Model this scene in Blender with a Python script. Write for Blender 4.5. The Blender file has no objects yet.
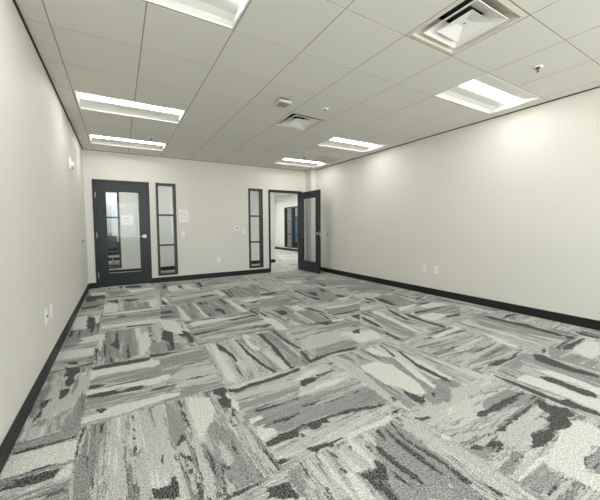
import bpy, bmesh, math, random
from mathutils import Vector, Matrix
random.seed(4)
C = bpy.context.scene.collection
PI = math.pi

# ---------------------------------------------------------------- room dimensions (metres)
XL, XR, YB, YF, H = -0.559, 4.680, 7.134, -2.0, 2.729
GX, GY, G = -0.391, 1.726, 0.6096            # ceiling grid origin and 2 ft module
WT = 0.13                                    # partition thickness
YC0 = YB + WT                                # corridor near face
YO = 9.06                                    # far corridor wall (face towards us)
XH0, XH1, YE = 4.52, 7.36, 14.6              # hallway beyond
XW, YR = -2.6, 12.9
W3R = .03                          # corridor west end, back wall of the room across

# ---------------------------------------------------------------- materials
def lin(c):
    return tuple(((v/255)/12.92 if v/255 <= .04045 else ((v/255+.055)/1.055)**2.4) for v in c) + (1,)
def mat(name, rgb, rough=.6, metal=0, noise=0, nscale=40, bump=0, spec=.5):
    m = bpy.data.materials.new(name); m.use_nodes = True
    nt = m.node_tree; b = nt.nodes['Principled BSDF']
    b.inputs['Roughness'].default_value = rough; b.inputs['Metallic'].default_value = metal
    b.inputs['Specular IOR Level'].default_value = spec
    b.inputs['Base Color'].default_value = lin(rgb)
    if noise or bump:
        tc = nt.nodes.new('ShaderNodeTexCoord'); n = nt.nodes.new('ShaderNodeTexNoise')
        n.inputs['Scale'].default_value = nscale; n.inputs['Detail'].default_value = 4
        nt.links.new(tc.outputs['Object'], n.inputs['Vector'])
        if noise:
            mx = nt.nodes.new('ShaderNodeMix'); mx.data_type = 'RGBA'
            a = lin(rgb); mx.inputs[6].default_value = tuple(v*(1-noise) for v in a[:3])+(1,)
            mx.inputs[7].default_value = tuple(min(1, v*(1+noise)) for v in a[:3])+(1,)
            nt.links.new(n.outputs['Fac'], mx.inputs[0]); nt.links.new(mx.outputs[2], b.inputs['Base Color'])
        if bump:
            bp = nt.nodes.new('ShaderNodeBump'); bp.inputs['Strength'].default_value = bump; bp.inputs['Distance'].default_value = .002
            nt.links.new(n.outputs['Fac'], bp.inputs['Height']); nt.links.new(bp.outputs['Normal'], b.inputs['Normal'])
    return m
def emis(name, rgb, s):
    m = bpy.data.materials.new(name); m.use_nodes = True; nt = m.node_tree
    nt.nodes.clear(); e = nt.nodes.new('ShaderNodeEmission'); o = nt.nodes.new('ShaderNodeOutputMaterial')
    e.inputs[0].default_value = lin(rgb); e.inputs[1].default_value = s
    nt.links.new(e.outputs[0], o.inputs[0]); return m
def glass(name, tint=(250, 252, 252)):
    m = bpy.data.materials.new(name); m.use_nodes = True; nt = m.node_tree; nt.nodes.clear()
    t = nt.nodes.new('ShaderNodeBsdfTransparent'); g = nt.nodes.new('ShaderNodeBsdfGlossy'); lw = nt.nodes.new('ShaderNodeLayerWeight')
    pw = nt.nodes.new('ShaderNodeMath'); pw.operation = 'POWER'; pw.inputs[1].default_value = 5; nt.links.new(lw.outputs['Facing'], pw.inputs[0])
    f = nt.nodes.new('ShaderNodeMath'); f.operation = 'MULTIPLY_ADD'; f.inputs[1].default_value = .6; f.inputs[2].default_value = .015; nt.links.new(pw.outputs[0], f.inputs[0])
    mx = nt.nodes.new('ShaderNodeMixShader'); o = nt.nodes.new('ShaderNodeOutputMaterial')
    t.inputs[0].default_value = lin(tint); g.inputs['Roughness'].default_value = .02
    nt.links.new(f.outputs[0], mx.inputs[0]); nt.links.new(t.outputs[0], mx.inputs[1]); nt.links.new(g.outputs[0], mx.inputs[2])
    nt.links.new(mx.outputs[0], o.inputs[0]); return m

M = dict(
    wall=mat('warm_white_wall_paint', (230, 228, 219), .6, noise=.012, nscale=3, bump=.05),
    wall2=mat('cool_white_wall_paint', (222, 223, 221), .6, noise=.012, nscale=3),
    tile=mat('ceiling_tile', (223, 223, 214), .9, noise=.035, nscale=220, bump=.25),
    tee=mat('shadow_toned_grid', (152, 147, 131), .7),  # tees toned dark in place of the shadow in the tile joints
    base=mat('black_rubber_base', (19, 20, 19), .5, noise=.1, nscale=20),
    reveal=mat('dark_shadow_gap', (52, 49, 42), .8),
    slate=mat('slate_painted_steel', (28, 36, 40), .38, noise=.06, nscale=8),
    bronze=mat('dark_bronze_aluminium', (56, 53, 48), .4, noise=.05, nscale=12),
    seal=mat('glazing_bead', (150, 148, 140), .35, metal=.6),
    steel=mat('satin_nickel', (196, 188, 172), .32, metal=.9),
    glass=glass('clear_glass'),
    plastic=mat('white_plastic', (252, 252, 249), .4),
    slot=mat('dark_slot', (60, 58, 54), .6),
    cream=mat('cream_sticker', (243, 240, 226), .7),
    white=mat('white_enamel', (248, 248, 244), .5),
    reflector=mat('matte_white_reflector', (222, 222, 217), .7), bumper=mat('taupe_rubber', (118, 110, 98), .6),
    flange=mat('cream_enamel', (220, 216, 202), .5),
    duct=mat('dark_duct', (38, 38, 38), .8),
    grille=mat('grey_grille', (160, 159, 148), .7, noise=.2, nscale=300),
    brass=mat('brass', (150, 128, 80), .4, metal=.8),
    lens=emis('lit_lens', (255, 254, 252), 10.0),
    lens2=emis('lit_corridor_lens', (255, 255, 250), 23.0),
    lcd=mat('grey_display', (120, 122, 112), .3),
    paper=mat('white_paper', (252, 252, 250), .8),
    ink=mat('pale_red_ink', (230, 212, 200), .8), ink3=mat('faint_ink', (206, 206, 202), .8), ink2=mat('grey_ink', (184, 186, 184), .8),
    blue=mat('blue_grey_fabric', (84, 104, 122), .85, noise=.1, nscale=90),
    black=mat('black_plastic', (24, 25, 27), .5),
    desk=mat('dark_desk_laminate', (50, 46, 42), .4, noise=.1, nscale=10),
    board=mat('whiteboard', (226, 230, 230), .3),
    skyb=mat('blue_fabric_screen', (92, 138, 196), .7),
)

# ---------------------------------------------------------------- mesh helpers
def tag(o, label=None, cat=None, group=None, kind=None):
    for k, v in (('label', label), ('category', cat), ('group', group), ('kind', kind)):
        if v: o[k] = v
    return o
def empty(name, loc, rz=0):
    o = bpy.data.objects.new(name, None); o.empty_display_size = .1
    o.location = loc; o.rotation_euler = (0, 0, rz); C.objects.link(o); return o
class MB:
    def __init__(s): s.v, s.f, s.mi = [], [], []
    def face(s, pts, mi=0):
        i = len(s.v); s.v += [tuple(p) for p in pts]; s.f.append(tuple(range(i, i+len(pts)))); s.mi.append(mi)
    def box(s, x0, x1, y0, y1, z0, z1, mi=0):
        p = [(x, y, z) for z in (z0, z1) for y in (y0, y1) for x in (x0, x1)]
        i = len(s.v); s.v += p
        for q in ((0,2,3,1),(4,5,7,6),(0,1,5,4),(2,6,7,3),(0,4,6,2),(1,3,7,5)):
            s.f.append(tuple(i+k for k in q)); s.mi.append(mi)
        return s
    def ring(s, a, b, mi=0):                      # band between two equal-length loops
        n = len(a)
        for k in range(n):
            s.face([a[k], a[(k+1) % n], b[(k+1) % n], b[k]], mi)
        return s
    def lathe(s, prof, c=(0,0,0), axis='z', n=24, mi=0):
        i0 = len(s.v)
        for r, h in prof:
            for k in range(n):
                a = 2*PI*k/n; u, w = r*math.cos(a), r*math.sin(a)
                p = (u, w, h) if axis == 'z' else ((h, u, w) if axis == 'x' else (w, h, u))
                s.v.append(tuple(p[j]+c[j] for j in range(3)))
        for j in range(len(prof)-1):
            for k in range(n):
                s.f.append((i0+j*n+k, i0+j*n+(k+1) % n, i0+(j+1)*n+(k+1) % n, i0+(j+1)*n+k)); s.mi.append(mi)
        s.f.append(tuple(i0+k for k in range(n))[::-1]); s.mi.append(mi)
        s.f.append(tuple(i0+(len(prof)-1)*n+k for k in range(n))); s.mi.append(mi)
        return s
    def build(s, name, mats, parent=None, bevel=0, loc=None, smooth=False, merge=True):
        me = bpy.data.meshes.new(name); me.from_pydata(s.v, [], s.f)
        if not isinstance(mats, (list, tuple)): mats = [mats]
        for m in mats: me.materials.append(m)
        me.polygons.foreach_set('material_index', s.mi)
        bm = bmesh.new(); bm.from_mesh(me)
        if merge: bmesh.ops.remove_doubles(bm, verts=bm.verts, dist=1e-5)
        bmesh.ops.recalc_face_normals(bm, faces=bm.faces)
        bm.to_mesh(me); bm.free()
        if smooth:
            me.shade_smooth()
            me.set_sharp_from_angle(angle=math.radians(40))
        o = bpy.data.objects.new(name, me); C.objects.link(o)
        if loc: o.location = loc
        if parent: o.parent = parent
        if bevel:
            b = o.modifiers.new('bevel', 'BEVEL'); b.width = bevel; b.segments = 2; b.limit_method = 'ANGLE'
        return o
def rect(x0, x1, y0, y1, z): return [(x0,y0,z),(x1,y0,z),(x1,y1,z),(x0,y1,z)]
def slab(name, axis, c0, c1, a0, a1, z0, z1, holes, m):
    """wall slab: axis 'y' -> runs along x between y=c0..c1; axis 'x' -> runs along y. holes = (a0,a1,z0,z1)"""
    A = sorted({a0, a1, *[v for h in holes for v in h[:2]]}); Z = sorted({z0, z1, *[v for h in holes for v in h[2:]]})
    full = lambda i, j: 0 <= i < len(A)-1 and 0 <= j < len(Z)-1 and not any(
        h[0] <= (A[i]+A[i+1])/2 <= h[1] and h[2] <= (Z[j]+Z[j+1])/2 <= h[3] for h in holes)
    P = (lambda a, c, z: (a, c, z)) if axis == 'y' else (lambda a, c, z: (c, a, z))
    b = MB()
    for i in range(len(A)-1):
        for j in range(len(Z)-1):
            if not full(i, j): continue
            l, r, d, u = A[i], A[i+1], Z[j], Z[j+1]
            for c in (c0, c1): b.face([P(l,c,d), P(r,c,d), P(r,c,u), P(l,c,u)])
            if not full(i-1, j): b.face([P(l,c0,d), P(l,c1,d), P(l,c1,u), P(l,c0,u)])
            if not full(i+1, j): b.face([P(r,c0,d), P(r,c1,d), P(r,c1,u), P(r,c0,u)])
            if not full(i, j-1): b.face([P(l,c0,d), P(l,c1,d), P(r,c1,d), P(r,c0,d)])
            if not full(i, j+1): b.face([P(l,c0,u), P(l,c1,u), P(r,c1,u), P(r,c0,u)])
    return tag(b.build(name, m), kind='structure')

# ---------------------------------------------------------------- carpet
#CARPET_BEGIN
def carpet_material():
    m = bpy.data.materials.new('patterned_carpet_tiles'); m.use_nodes = True; nt = m.node_tree
    N, L = nt.nodes, nt.links; b = N['Principled BSDF']
    b.inputs['Roughness'].default_value = .95; b.inputs['Specular IOR Level'].default_value = .15
    def math_(op, a, c=None, clamp=False):
        n = N.new('ShaderNodeMath'); n.operation = op; n.use_clamp = clamp
        for k, v in ((0, a), (1, c)):
            if v is None: continue
            if isinstance(v, (int, float)): n.inputs[k].default_value = v
            else: L.new(v, n.inputs[k])
        return n.outputs[0]
    def xyz(x, y, z=0):
        n = N.new('ShaderNodeCombineXYZ')
        for k, v in enumerate((x, y, z)):
            if isinstance(v, (int, float)): n.inputs[k].default_value = v
            else: L.new(v, n.inputs[k])
        return n.outputs[0]
    def noise(vec, scale, detail=3, rough=.5, dist=0):
        n = N.new('ShaderNodeTexNoise'); n.inputs['Scale'].default_value = scale; n.inputs['Detail'].default_value = detail
        n.inputs['Roughness'].default_value = rough; n.inputs['Distortion'].default_value = dist
        L.new(vec, n.inputs['Vector']); return n.outputs['Fac']
    tc = N.new('ShaderNodeTexCoord'); sp = N.new('ShaderNodeSeparateXYZ'); L.new(tc.outputs['Object'], sp.inputs[0])
    T = .9144
    x = math_('DIVIDE', math_('ADD', sp.outputs[0], .24), T); y = math_('DIVIDE', math_('ADD', sp.outputs[1], -1.27), T)
    cx, cy = math_('FLOOR', x), math_('FLOOR', y); fx, fy = math_('FRACT', x), math_('FRACT', y)
    par = math_('FLOORED_MODULO', math_('ADD', cx, cy), 2.0)       # 0: stripes along y, 1: stripes along x
    def mixf(f, a, c):
        n = N.new('ShaderNodeMix'); L.new(f, n.inputs[0])
        for k, v in ((2, a), (3, c)):
            if isinstance(v, (int, float)): n.inputs[k].default_value = v
            else: L.new(v, n.inputs[k])
        return n.outputs[0]
    across = mixf(par, fx, fy); along = mixf(par, fy, fx)
    plank = math_('FLOOR', math_('MULTIPLY', across, 2.0))
    w = N.new('ShaderNodeTexWhiteNoise'); L.new(xyz(cx, cy, plank), w.inputs['Vector'])
    rnd = N.new('ShaderNodeSeparateColor'); L.new(w.outputs['Color'], rnd.inputs[0])
    ox, oy = math_('MULTIPLY', rnd.outputs[0], 97.0), math_('MULTIPLY', rnd.outputs[1], 61.0)
    def coords(sa, sl, k=0):
        return xyz(math_('ADD', math_('MULTIPLY', across, sa), ox), math_('ADD', math_('MULTIPLY', along, sl), oy), k)
    n1 = noise(coords(6.5, .8), 1, 3, .55, .4)                      # broad bands
    n2 = noise(coords(24, 1.3, 3), 1, 2, .5, .3)                    # narrow streaks
    n3 = noise(coords(9, 3, 7), 1, 5, .65, .8)                     # ragged islands
    jag = noise(coords(90, 22, 11), 1, 2, .6)
    v = math_('ADD', math_('ADD', math_('MULTIPLY', n1, .50), math_('MULTIPLY', n2, .32)), math_('MULTIPLY', n3, .22))
    v = math_('ADD', v, math_('MULTIPLY', math_('SUBTRACT', jag, .5), .05))
    v = math_('ADD', v, math_('MULTIPLY', math_('SUBTRACT', rnd.outputs[2], .5), .03))
    ramp = N.new('ShaderNodeValToRGB'); L.new(v, ramp.inputs[0]); cr = ramp.color_ramp
    stops = TONE_STOPS
    while len(cr.elements) < len(stops): cr.elements.new(.5)
    for e, (p, c) in zip(cr.elements, stops): e.position = p; e.color = lin(c)
    col = ramp.outputs[0]
    # woven-in shapes, stored as signed distances on the carpet mesh; their edges are broken up along the pile direction
    edge = noise(tc.outputs['Object'], 45, 5, .75); rag = noise(coords(42, 11, 13), 1, 4, .7)
    streak = noise(coords(17, 1.3, 17), 1, 4, .55, .5)
    def ramp_of(fac, stops):
        r = N.new('ShaderNodeValToRGB'); L.new(fac, r.inputs[0])
        while len(r.color_ramp.elements) < len(stops): r.color_ramp.elements.new(.5)
        for e, (p, c) in zip(r.color_ramp.elements, stops): e.position = p; e.color = lin(c)
        return r.outputs[0]
    tones = dict(grey=ramp_of(streak, GREY_STOPS), pale=ramp_of(streak, PALE_STOPS))
    def layer(col, attr, rgb):
        a = N.new('ShaderNodeAttribute'); a.attribute_name = attr
        soft = attr in tones
        k1, k2, k3 = (.04, .07, .09) if soft else (.045, .055, 0)
        d = math_('ADD', a.outputs['Fac'], math_('MULTIPLY', math_('SUBTRACT', edge, .5), k1))
        d = math_('ADD', d, math_('MULTIPLY', math_('SUBTRACT', rag, .5), k2))
        if k3: d = math_('ADD', d, math_('MULTIPLY', math_('SUBTRACT', streak, .5), k3))
        f = math_('MULTIPLY', math_('ADD', d, -.004 if attr == 'dark' else .001), 260.0, clamp=True)
        n = N.new('ShaderNodeMix'); n.data_type = 'RGBA'; L.new(f, n.inputs[0]); L.new(col, n.inputs[6])
        if soft: L.new(tones[attr], n.inputs[7])
        else: n.inputs[7].default_value = lin(rgb)
        return n.outputs[2]
    for attr, rgb in LAYERS: col = layer(col, attr, rgb)
    # yarn speckle and rib
    s1 = noise(tc.outputs['Object'], 140, 3, .85); s2 = noise(coords(420, 60, 5), 1, 1, .5)
    k = math_('ADD', math_('MULTIPLY', math_('SUBTRACT', s1, .5), 2.7), math_('MULTIPLY', math_('SUBTRACT', s2, .5), .6))
    s3 = noise(tc.outputs['Object'], 62, 2, .7)
    k = math_('ADD', k, math_('MULTIPLY', math_('SUBTRACT', s3, .5), .55))
    sc_ = N.new('ShaderNodeVectorMath'); sc_.operation = 'SCALE'; L.new(col, sc_.inputs[0]); L.new(math_('ADD', 1.0, math_('MULTIPLY', k, .55)), sc_.inputs['Scale'])
    vm = N.new('ShaderNodeVectorMath'); vm.operation = 'ADD'; L.new(sc_.outputs[0], vm.inputs[0])
    kk = math_('MULTIPLY', k, .42); L.new(xyz(kk, kk, kk), vm.inputs[1])
    # seams between the planks
    L.new(vm.outputs[0], b.inputs['Base Color'])
    bp = N.new('ShaderNodeBump'); bp.inputs['Strength'].default_value = .05; bp.inputs['Distance'].default_value = .002
    L.new(s1, bp.inputs['Height']); L.new(bp.outputs[0], b.inputs['Normal'])
    return m
GREY_STOPS = [(0, (84,84,83)), (.335, (90,90,88)), (.345, (134,134,132)), (.52, (146,146,144)), (.60, (148,148,146)), (.61, (176,175,170)), (1, (180,179,174))]
PALE_STOPS = [(0, (130,130,127)), (.33, (136,136,133)), (.34, (180,179,174)), (.60, (187,186,180)), (.61, (206,205,198)), (1, (208,207,200))]
TONE_STOPS = [(0, (78,78,76)), (.420, (86,86,84)), (.428, (132,132,130)), (.468, (144,144,142)), (.472, (100,100,98)), (.478, (104,104,102)), (.483, (178,177,172)),
              (.53, (184,183,177)), (.536, (146,146,143)), (.556, (152,152,149)), (.564, (192,191,184)), (1, (212,211,203))]
#TRACE
SHAPES = [
('cream', [(-0.544,2.079),(-0.247,2.057),(-0.244,1.877),(-0.358,1.898),(-0.536,1.9),(-0.554,1.895)]),
('dark', [(-0.549,2.108),(-0.532,2.118),(-0.247,2.101),(-0.247,2.064),(-0.538,2.078)]),
('grey', [(-0.54,2.15),(-0.247,2.164),(-0.243,2.096),(-0.545,2.106)]),
('dark', [(-0.485,1.867),(-0.42,1.866),(-0.278,1.851),(-0.301,1.813),(-0.315,1.779),(-0.395,1.782),(-0.459,1.791),(-0.525,1.815),(-0.536,1.86),(-0.479,1.843)]),
('grey', [(-0.548,1.904),(-0.243,1.872),(-0.278,1.851),(-0.485,1.867),(-0.541,1.879)]),
('cream', [(-0.278,1.851),(-0.248,1.856),(-0.245,1.763),(-0.288,1.755),(-0.346,1.764),(-0.424,1.753),(-0.443,1.759),(-0.394,1.776),(-0.314,1.774),(-0.301,1.813)]),
('grey', [(-0.243,1.745),(-0.236,1.602),(-0.405,1.701),(-0.323,1.735)]),
('dark', [(-0.236,2.19),(-0.208,2.178),(-0.21,2.096),(-0.229,2.035),(-0.229,1.945),(-0.234,1.857),(-0.252,1.928),(-0.243,2.02)]),
('dark', [(-0.144,2.158),(-0.117,2.142),(-0.123,2.02),(-0.138,2.017),(-0.151,2.074)]),
('dark', [(-0.171,1.901),(-0.155,1.821),(-0.152,1.708),(-0.136,1.587),(-0.151,1.581),(-0.164,1.666),(-0.16,1.731),(-0.173,1.831)]),
('pale', [(-0.091,2.16),(-0.023,2.163),(-0.02,1.475),(-0.087,1.514),(-0.105,1.772),(-0.1,1.982)]),
('pale', [(0.061,2.122),(0.149,2.122),(0.086,1.413),(0.038,1.441)]),
('dark', [(0.025,2.15),(0.042,2.155),(0.044,1.898),(0.043,1.754),(0.028,1.684),(0.019,1.738),(0.027,1.907)]),
('dark', [(0.005,1.575),(0.039,1.534),(0.029,1.496),(0.006,1.522)]),
('grey', [(-0.239,1.85),(-0.173,1.913),(-0.152,1.553),(-0.231,1.599)]),
('grey', [(-0.207,2.173),(-0.105,2.174),(-0.104,1.915),(-0.104,1.68),(-0.138,1.683),(-0.155,1.861),(-0.169,1.932),(-0.194,1.969)]),
('grey', [(-0.463,2.469),(-0.31,2.544),(-0.249,2.508),(-0.239,2.219),(-0.396,2.206),(-0.505,2.296)]),
('pale', [(-0.502,2.622),(-0.387,2.589),(-0.31,2.544),(-0.377,2.418),(-0.424,2.385),(-0.467,2.382)]),
('pale', [(-0.538,2.29),(-0.476,2.332),(-0.445,2.286),(-0.443,2.209),(-0.532,2.214)]),
('dark', [(-0.516,2.666),(-0.478,2.643),(-0.48,2.418),(-0.493,2.355),(-0.512,2.394),(-0.506,2.494)]),
('pale', [(0.138,2.176),(0.214,2.164),(0.208,1.875),(0.205,1.499),(0.197,1.521),(0.143,1.461),(0.083,1.497)]),
('grey', [(0.214,2.164),(0.305,2.179),(0.316,1.837),(0.29,1.777),(0.251,1.707),(0.206,1.668),(0.205,1.802)]),
('dark', [(0.302,2.181),(0.333,2.162),(0.337,1.82),(0.316,1.801),(0.308,1.868)]),
('cream', [(0.371,2.176),(0.517,2.089),(0.502,1.898),(0.442,1.803),(0.405,1.746),(0.366,1.661),(0.359,1.736),(0.349,1.844)]),
('grey', [(0.442,1.803),(0.484,1.834),(0.511,1.722),(0.535,1.657),(0.542,1.471),(0.552,1.295),(0.524,1.262),(0.466,1.272),(0.415,1.264),(0.41,1.329),(0.419,1.427),(0.405,1.511),(0.372,1.56),(0.369,1.659),(0.405,1.746)]),
('pale', [(0.451,1.634),(0.472,1.599),(0.475,1.479),(0.461,1.417),(0.434,1.433),(0.427,1.498)]),
('dark', [(0.512,1.631),(0.52,1.589),(0.513,1.498),(0.512,1.428),(0.499,1.448),(0.493,1.52)]),
('dark', [(0.266,1.796),(0.292,1.785),(0.292,1.733),(0.261,1.719),(0.247,1.687),(0.253,1.63),(0.291,1.59),(0.298,1.535),(0.284,1.47),(0.294,1.439),(0.298,1.348),(0.282,1.298),(0.259,1.312),(0.274,1.393),(0.267,1.459),(0.249,1.439),(0.241,1.478),(0.253,1.509),(0.272,1.507),(0.277,1.551),(0.233,1.612),(0.226,1.667),(0.23,1.708)]),
('pale', [(0.269,1.696),(0.29,1.599),(0.251,1.632),(0.248,1.675)]),
('dark', [(0.209,1.661),(0.231,1.609),(0.219,1.589),(0.202,1.611)]),
('dark', [(0.145,1.674),(0.17,1.673),(0.152,1.609),(0.137,1.625)]),
('dark', [(0.083,1.497),(0.122,1.466),(0.166,1.464),(0.178,1.515),(0.201,1.51),(0.203,1.434),(0.206,1.343),(0.077,1.418)]),
('dark', [(0.406,1.479),(0.426,1.449),(0.457,1.404),(0.447,1.38),(0.417,1.413),(0.41,1.432),(0.402,1.366),(0.399,1.288),(0.397,1.231),(0.364,1.25),(0.379,1.331),(0.392,1.406)]),
('dark', [(0.566,2.042),(0.641,1.997),(0.617,1.925),(0.628,1.854),(0.611,1.797),(0.574,1.784),(0.565,1.722),(0.586,1.704),(0.55,1.699),(0.558,1.791),(0.591,1.83),(0.594,1.89),(0.574,1.925),(0.552,1.964)]),
('cream', [(0.641,1.98),(0.664,1.932),(0.646,1.843),(0.632,1.858),(0.624,1.928)]),
('pale', [(0.586,1.691),(0.63,1.639),(0.633,1.481),(0.638,1.364),(0.642,1.286),(0.616,1.275),(0.593,1.343),(0.595,1.46)]),
('cream', [(0.656,1.624),(0.757,1.577),(0.763,1.522),(0.67,1.494),(0.655,1.514)]),
('cream', [(0.656,1.704),(0.741,1.726),(0.745,1.688),(0.658,1.668)]),
('dark', [(0.663,1.486),(0.771,1.505),(0.908,1.506),(0.855,1.42),(0.764,1.431),(0.702,1.434),(0.657,1.45)]),
('grey', [(0.65,1.774),(0.886,1.8),(1.081,1.791),(0.962,1.596),(0.786,1.6),(0.681,1.627),(0.636,1.716)]),
('dark', [(0.77,1.637),(0.867,1.622),(0.982,1.629),(0.969,1.607),(0.863,1.582),(0.786,1.6)]),
('pale', [(0.659,1.406),(0.834,1.385),(0.777,1.292),(0.657,1.343)]),
('dark', [(0.664,1.343),(0.715,1.328),(0.717,1.292),(0.657,1.301)]),
('pale', [(0.56,1.27),(0.745,1.263),(0.75,1.247),(0.618,1.239),(0.534,1.256)]),
('dark', [(0.548,1.216),(0.639,1.202),(0.656,1.184),(0.654,1.08),(0.526,1.155)]),
('grey', [(0.678,1.274),(0.755,1.256),(0.688,1.06),(0.659,1.098),(0.66,1.19)]),
('dark', [(0.398,1.266),(0.466,1.272),(0.539,1.266),(0.571,1.259),(0.529,1.243),(0.481,1.248),(0.437,1.229),(0.396,1.245)]),
('pale', [(0.332,1.776),(0.354,1.715),(0.356,1.428),(0.33,1.27),(0.292,1.292),(0.297,1.516)]),
('grey', [(0.143,1.461),(0.197,1.521),(0.206,1.668),(0.162,1.615)]),
('dark', [(0.915,1.518),(1.016,1.505),(1.247,1.494),(1.457,1.435),(1.55,1.407),(1.497,1.384),(1.247,1.445),(1.088,1.472),(1.098,1.429),(1.039,1.445),(0.975,1.418),(0.936,1.445),(0.94,1.479),(0.899,1.493)]),
('cream', [(1.089,1.305),(1.209,1.31),(1.319,1.298),(1.432,1.303),(1.478,1.32),(1.44,1.269),(1.36,1.256),(1.286,1.265),(1.175,1.274),(1.076,1.257)]),
('dark', [(0.844,1.336),(0.923,1.319),(1.069,1.303),(1.067,1.283),(0.996,1.279),(0.99,1.258),(0.912,1.28),(0.86,1.263),(0.85,1.296),(0.823,1.311)]),
('dark', [(1.51,1.332),(1.563,1.323),(1.542,1.295),(1.472,1.294)]),
('pale', [(1.02,1.254),(1.162,1.239),(1.141,1.139),(1.101,1.082),(1.073,1.089),(1.058,1.042),(1.012,1.06),(0.967,1.083),(0.963,1.163),(0.979,1.224)]),
('dark', [(1.057,1.245),(1.067,1.226),(1.05,1.188),(1.03,1.2)]),
('dark', [(1.14,1.21),(1.15,1.177),(1.142,1.122),(1.119,1.127),(1.119,1.173)]),
('dark', [(1.281,1.26),(1.298,1.237),(1.279,1.158),(1.248,1.137),(1.251,1.182),(1.254,1.238)]),
('dark', [(1.18,1.164),(1.197,1.121),(1.201,1.008),(1.212,0.911),(1.204,0.855),(1.183,0.849),(1.164,0.916),(1.149,0.994),(1.154,1.066),(1.155,1.12)]),
('dark', [(1.087,1.094),(1.115,1.078),(1.126,1.026),(1.087,0.981),(1.074,0.947),(1.03,0.978),(0.997,0.984),(0.988,0.92),(0.963,0.899),(0.967,0.948),(0.973,1.015),(0.965,1.053),(0.96,1.087),(0.991,1.055),(1.049,1.038),(1.075,1.056)]),
('dark', [(1.325,1.247),(1.345,1.23),(1.332,1.119),(1.333,0.989),(1.333,0.902),(1.327,0.847),(1.305,0.848),(1.292,0.901),(1.286,0.999),(1.292,1.123)]),
('dark', [(1.397,1.264),(1.415,1.247),(1.375,1.12),(1.388,1.0),(1.407,0.925),(1.404,0.866),(1.369,0.843),(1.368,0.898),(1.357,0.977),(1.34,1.094)]),
('dark', [(1.107,1.015),(1.12,0.991),(1.136,0.922),(1.145,0.842),(1.126,0.842),(1.11,0.915),(1.095,0.964)]),
('grey', [(1.286,1.265),(1.412,1.244),(1.417,0.877),(1.218,0.75),(1.029,0.86),(1.074,0.989),(1.152,1.132)]),
('pale', [(0.899,1.25),(0.918,1.199),(0.849,0.966),(0.792,0.999),(0.833,1.148),(0.872,1.246)]),
('dark', [(0.78,1.096),(0.801,1.075),(0.787,1.002),(0.768,1.013),(0.769,1.064)]),
('dark', [(0.739,1.242),(0.773,1.213),(0.759,1.154),(0.739,1.149),(0.741,1.202)]),
('dark', [(0.932,1.284),(0.95,1.241),(0.959,1.189),(0.935,1.179),(0.928,1.233)]),
('dark', [(1.57,1.224),(1.604,1.195),(1.665,1.177),(1.656,1.15),(1.577,1.157),(1.556,1.198)]),
('cream', [(1.579,1.034),(1.599,0.986),(1.565,0.964),(1.55,1.01)]),
('pale', [(1.51,1.271),(1.534,1.214),(1.525,0.945),(1.457,0.902),(1.423,0.995),(1.427,1.182)]),
('grey', [(1.049,1.738),(1.317,1.579),(1.541,1.518),(1.558,1.419),(1.28,1.484),(1.023,1.516),(0.921,1.528)]),
('pale', [(0.86,1.428),(1.026,1.413),(1.196,1.385),(1.424,1.337),(1.346,1.325),(1.157,1.341),(0.923,1.368),(0.826,1.372)]),
('dark', [(0.877,1.455),(0.899,1.437),(0.888,1.405),(0.855,1.42)]),
('cream', [(0.941,1.166),(0.949,1.08),(0.946,0.99),(0.934,0.916),(0.878,0.949),(0.9,1.041)]),
('dark', [(0.91,1.138),(0.937,1.113),(0.943,1.083),(0.912,1.092)]),
('dark', [(1.977,1.062),(1.97,1.035),(2.176,1.009),(2.335,0.99),(2.375,0.966),(2.105,0.974),(1.926,0.996),(1.919,1.024)]),
('pale', [(1.857,0.902),(2.026,0.881),(2.219,0.882),(2.37,0.887),(2.314,0.826),(2.22,0.753),(2.051,0.763),(1.983,0.754),(1.92,0.723),(1.835,0.706),(1.807,0.758),(1.8,0.828)]),
('dark', [(1.912,0.895),(2.077,0.89),(2.271,0.904),(2.351,0.898),(2.289,0.881),(2.09,0.866),(1.965,0.869),(1.916,0.842),(1.871,0.869),(1.803,0.879),(1.77,0.876),(1.792,0.895),(1.862,0.891)]),
('dark', [(2.46,0.915),(2.486,0.876),(2.462,0.839),(2.509,0.763),(2.456,0.706),(2.389,0.723),(2.346,0.678),(2.261,0.684),(2.237,0.711),(2.159,0.711),(2.121,0.685),(2.021,0.682),(1.963,0.683),(1.917,0.699),(1.867,0.708),(1.89,0.73),(1.975,0.747),(2.009,0.775),(2.076,0.76),(2.165,0.751),(2.242,0.767),(2.335,0.784),(2.335,0.813),(2.165,0.805),(2.175,0.821),(2.344,0.83),(2.348,0.868)]),
('cream', [(2.371,0.719),(2.401,0.581),(2.282,0.51),(2.188,0.555),(2.02,0.542),(1.972,0.523),(1.942,0.496),(1.963,0.467),(1.871,0.41),(1.832,0.433),(1.829,0.545),(1.813,0.607),(1.839,0.648),(2.025,0.661),(2.201,0.699),(2.328,0.676)]),
('grey', [(2.235,0.538),(2.12,0.532),(2.042,0.548),(1.992,0.539),(1.941,0.505),(2.004,0.443)]),
('dark', [(2.128,0.534),(2.046,0.549),(1.997,0.54),(1.956,0.514),(1.989,0.519),(2.02,0.532),(2.11,0.524)]),
('dark', [(1.601,0.894),(1.653,0.896),(1.68,0.858),(1.744,0.865),(1.804,0.83),(1.794,0.798),(1.742,0.785),(1.673,0.791),(1.608,0.774),(1.583,0.776),(1.657,0.804),(1.742,0.813),(1.686,0.835),(1.644,0.839),(1.596,0.878)]),
('grey', [(1.599,0.88),(1.69,0.837),(1.66,0.803),(1.589,0.785),(1.569,0.836)]),
('grey', [(1.783,0.783),(1.813,0.703),(1.733,0.691),(1.603,0.678),(1.564,0.693),(1.568,0.734),(1.635,0.749),(1.719,0.748)]),
('pale', [(1.803,0.698),(1.848,0.662),(1.739,0.651),(1.581,0.658),(1.578,0.673)]),
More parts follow.
